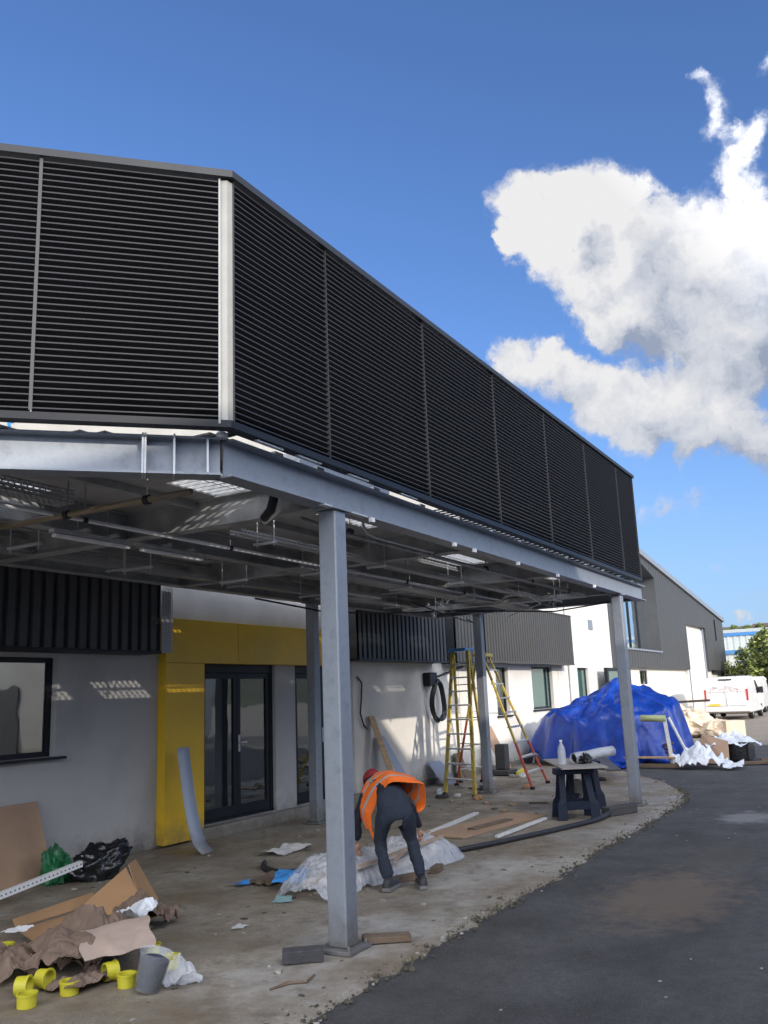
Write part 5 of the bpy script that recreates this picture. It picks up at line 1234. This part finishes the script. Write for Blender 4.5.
# sand coloured bags between tarp and vans
for i, (x, y, rx, rz_, m, lb) in enumerate(((31.0, 6.05, .9, .55, M_cream, 'cream builder bag slumped left of the white van'), (30.5, 5.2, .7, .35, M_cream, 'low cream builder bag in front of the white van'), (32, 7.0, .9, .7, M_cream, 'tallest cream builder bag beside the white wall'))):
    mb = lump((x, y, 0), rx, rx*.8, rz_, 60+i, .25, 2.2, 30, 16); tag(mb.build('builder_bag', m, local=(x, y, 0)), lb, 'builder bag')
mb = MB(); mb.box(-.35, .35, -.3, .3, 0, .5, Matrix.Translation((30.2, 4.75, .01)) @ Matrix.Rotation(.5, 4, 'Z')); tag(mb.build('wooden_crate', M_cream, bevel=.02, local=(30.2, 4.75, 0)), 'pale wooden crate on the ground in front of the van bumper', 'crate')

# ------------------------------------------------------------------ vans
def van(x, y, label):
    """rear at x, centred y; points toward +X"""
    t = empty('parked_van', (x, y, 0), label, 'van')
    # side profile (x along, z) ; loft across width with tumblehome
    prof = [(0.0, .38), (.0, .95), (.06, 1.75), (.16, 1.93), (.5, 1.98), (2.9, 1.99), (3.35, 1.90), (4.1, 1.28), (4.75, 1.08), (4.95, .85), (4.97, .40), (4.6, .30), (.15, .30)]
    ws = [(0, .9), (.35, .985), (.8, 1.0), (1, 1.0)]
    def wid(z): return 1.0 - max(0, z-1.0)*.13 - (.05 if z > 1.9 else 0)
    mb = MB(); n = len(prof); L_ = []
    for s in (-1, 1): L_ += [(x+a, y+s*wid(z), z) for a, z in prof]
    ins = [(x+a+(.0), y+s*(wid(z)-.06), z+(.03 if z > 1.85 else 0)) for s in (-1, 1) for a, z in prof]
    mb.add(L_, [tuple(range(n-1, -1, -1)), tuple(range(n, 2*n))]+[(i, (i+1) % n, n+(i+1) % n, n+i) for i in range(n)])
    mb.build('body', M_van, t, bevel=.05)
    mb = MB(); mb.box(x-.10, x+.04, y-.98, y+.98, .36, .60); mb.build('rear_bumper', M_van, t, bevel=.03)
    mb = MB(); mb.box(x-.03, x-.012, y-.004, y+.004, .62, 1.78)
    mb.box(x-.025, x-.008, y-.86, y+.86, .61, .625); mb.build('door_seam', M_clad, t)
    for s in (-1, 1):
        mb = MB(); mb.box(x-.025, x+.05, y+s*.93-.045, y+s*.93+.045, .85, 1.38); mb.build('tail_light', M_redl, t, bevel=.015)
        for wx in (.95, 4.05):
            mb = MB(); c = (x+wx, y+s*.88, .33); q = R3('X', R(90)); mb.lathe([(.19, -.11), (.3, -.11), (.33, -.07), (.33, .07), (.3, .11), (.19, .11)], c, 24, q); w = mb.build('wheel', M_tyre, t, smooth=False)
            mb = MB(); mb.lathe([(0, -.09), (.2, -.1), (.2, .1), (0, .09)], c, 16, q); r_o = mb.build('rim', M_alu, t); r_o.parent = w
        mb = MB(); mb.box(x+3.3, x+3.45, y+s*1.12-.1, y+s*1.12+.1, 1.15, 1.45); mb.bar((x+3.38, y+s*.93, 1.25), (x+3.38, y+s*1.05, 1.28), .05, .05); mb.build('wing_mirror', M_black, t, bevel=.02)
        mb = MB(); mb.prism([(x+3.0, y+s*(1.0-.02), 1.15), (x+3.95, y+s*(1.0-.0), 1.15), (x+3.35, y+s*.915, 1.75), (x+3.0, y+s*.91, 1.78)], (0, s*.006, .002)); mb.build('side_window', M_glass, t)
    mb = MB(); mb.box(x-.115, x-.1, y+.28, y+.8, .62, .73); mb.build('number_plate', M_plate, t)
    mb = MB(); mb.box(x+.03, x+.09, y-.3, y+.3, 1.80, 1.86); mb.build('high_brake_light', M_black, t)
    mb = MB(); rr = random.Random(3)
    for k in range(16):
        yy = y+rr.uniform(-.7, .7); mb.box(x-.012+.0, x+.0, yy, yy+rr.uniform(.08, .25), 1.34+.012*k % .2, 1.35+.012*k % .2+rr.uniform(.01, .03))
    mb.box(x-.008, x+.04, y-.75, y+.8, 1.27, 1.285)
    for s in (-.55, .65): mb.box(x-.012, x+.04, y+s-.012, y+s+.012, 1.15, 1.45)
    mb.build('faded_graphic', M_pink, t)
    mb = MB()
    for wx in (.95, 4.05): mb.box(x+wx-.4, x+wx+.4, y-.9, y+.9, .28, .31)
    mb.build('underbody', M_black, t)
    return t
van(44.6, 7.1, 'white van parked with its rear doors facing, faded red graphics, the nearer of two')
van(53.5, 7.6, 'white van mostly hidden behind the nearer van, only its side showing')

# ------------------------------------------------------------------ bushes, shed, hills
def leafy(name, c, rx, ry, rz_, n, m, trunkm, label, cat, seed, leaf=.09):
    rr = random.Random(seed); t = empty(name, (c[0], c[1], 0), label, cat)
    mb = MB()
    for k in range(7):
        a = rr.uniform(0, 6.28); e = V((c[0]+math.cos(a)*rx*.6, c[1]+math.sin(a)*ry*.6, c[2]+rr.uniform(-.2, .7)*rz_)); b = V((c[0]+rr.uniform(-.2, .2), c[1]+rr.uniform(-.2, .2), -.05))
        mb.tube([b, b.lerp(e, .5)+V((0, 0, .2)), e], [.06, .04, .015], 6)
    mb.build('trunk', trunkm, t)
    mb = MB(); cl = [(V((rr.gauss(0, .45), rr.gauss(0, .45), rr.gauss(0, .45)))) for _ in range(46)]
    for i in range(n):
        q = rr.choice(cl); p = q+V((rr.gauss(0, .15), rr.gauss(0, .15), rr.gauss(0, .15)))
        if p.length > 1.15: continue
        p = V((c[0]+p.x*rx, c[1]+p.y*ry, c[2]+p.z*rz_))
        if p.z < .05: continue
        u = V((rr.gauss(0, 1), rr.gauss(0, 1), rr.gauss(0, 1))).normalized(); w = u.orthogonal().normalized(); s = leaf*rr.uniform(.6, 1.4)
        mb.m = rr.choice([0, 1, len(m)-1]); mb.add([p-w*s*.5, p+u*s, p+w*s*.5, p-u*s*.6], [(0, 1, 2, 3)])
    mb.build('crown', m, t)
M_l1 = mat('leaf_green', (.3, .33, .09), .7, 0, .35, 1.5); M_l2 = mat('leaf_dark', (.09, .12, .035), .7, 0, .3, 1.5)
leafy('bush', (62, 8.3, 2.0), 2.2, 1.5, 1.75, 9000, [M_l1, M_l2], M_woodd, 'yellowish green bush behind the parked vans, left part', 'bush', 3, .16)
leafy('bush', (60, 6.5, 2.3), 2.2, 1.6, 2.3, 11000, [M_l1, M_l2, M_l2], M_woodd, 'taller dark green bush at the right edge behind the vans', 'bush', 5, .16)
leafy('bush', (66, 4.2, 2.0), 3, 2.2, 2.0, 8000, [M_l2, M_l1], M_woodd, 'dark bush beyond the right edge of the photo', 'bush', 7, .18)
Sh = empty('industrial_shed', (95, 0, 0), 'long pale industrial shed with blue eaves trim in the distance', 'building')
mb = MB()
for i in range(150): y = 18-i*.3; mb.box(95+(.06 if i % 2 else 0), 95.5, y-.3, y, -.1, 6.3)
for i in range(150): y = 18.5-i*.3; mb.box(90+(.05 if i % 2 else 0), 90.4, y-.3, y, -.1, 4.35)
mb.build('wall', M_shed, Sh)
mb = MB(); mb.box(94.9, 120, -27, 18.1, 6.303, 6.6); mb.box(89.85, 95, -27, 18.6, 4.353, 4.72); mb.build('eaves_trim', M_blue, Sh)
mb = MB(); mb.add([(94.9, -27, 6.61), (94.9, 18.1, 6.61), (107, 18.1, 7.6), (107, -27, 7.6)], [(0, 1, 2, 3)]); mb.build('roof', M_shed, Sh)
mb = MB(); mb.box(89.9, 89.98, 12.0, 12.9, 2.6, 3.7); mb.build('window', M_glass, Sh)
M_hill = mat('hill', (.06, .07, .045), .95, 0, .3, .05, dirt=(.11, .09, .07), dscale=.04)
def hillz(y): return 19.5+1.2*noise.noise(V((y*.03, 0, 0)))+.5*noise.noise(V((y*.2, 4, 0)))
mb = MB(); ysl = [-300+i*4 for i in range(181)]
vs = []
for y in ysl: vs += [(240, y, -.5), (300, y, hillz(y)-2.0), (320, y, hillz(y)-1.2), (420, y, hillz(y)-3)]
mb.add(vs, [(i*4+j, (i+1)*4+j, (i+1)*4+j+1, i*4+j+1) for i in range(180) for j in range(3)]); tag(mb.build('hills', M_hill, smooth=True), kind='structure')
M_hs = mat('distant_brick', (.22, .17, .15), .9, 0, .1, 1); M_hr = mat('distant_roof', (.15, .11, .1), .9, 0, .1, 1)
for i, (y, w, h) in enumerate(((46, 6, 2.5), (40.5, 5, 2.2), (35.5, 7, 2.4), (30, 5, 2.8), (24.5, 6, 2.2))):
    z = hillz(y)-1.8; t = empty('distant_house', (308, y, z), 'tiny brown house on the skyline ridge beyond the shed', 'house', 'houses on the skyline ridge')
    mb = MB(); mb.box(305, 311, y-w/2, y+w/2, z-1, z+h*.5); mb.build('wall', M_hs, t)
    mb = MB(); mb.prism([(304.8, y-w/2-.2, z+h*.5), (304.8, y+w/2+.2, z+h*.5), (304.8, y+w/2-1.2, z+h), (304.8, y-w/2+1.2, z+h)], (6.5, 0, 0)); mb.build('roof', M_hr, t)
rr = random.Random(2)
for i in range(9):
    y = 50-i*3.7+rr.uniform(-1, 1); z = hillz(y)-1.6; t = empty('distant_tree', (301, y, z), 'tiny dark tree on the skyline ridge beyond the shed', 'tree', 'trees on the skyline ridge')
    mb = lump((301, y, z+.2), 1.8, 1.6, rr.uniform(.8, 1.4), i, .5, 2.5, 16, 10, flat=False); mb.build('crown', M_l2, t)
    mb = MB(); mb.tube([(301, y, z-1), (301, y, z+.8)], .15, 6); mb.build('trunk', M_woodd, t)
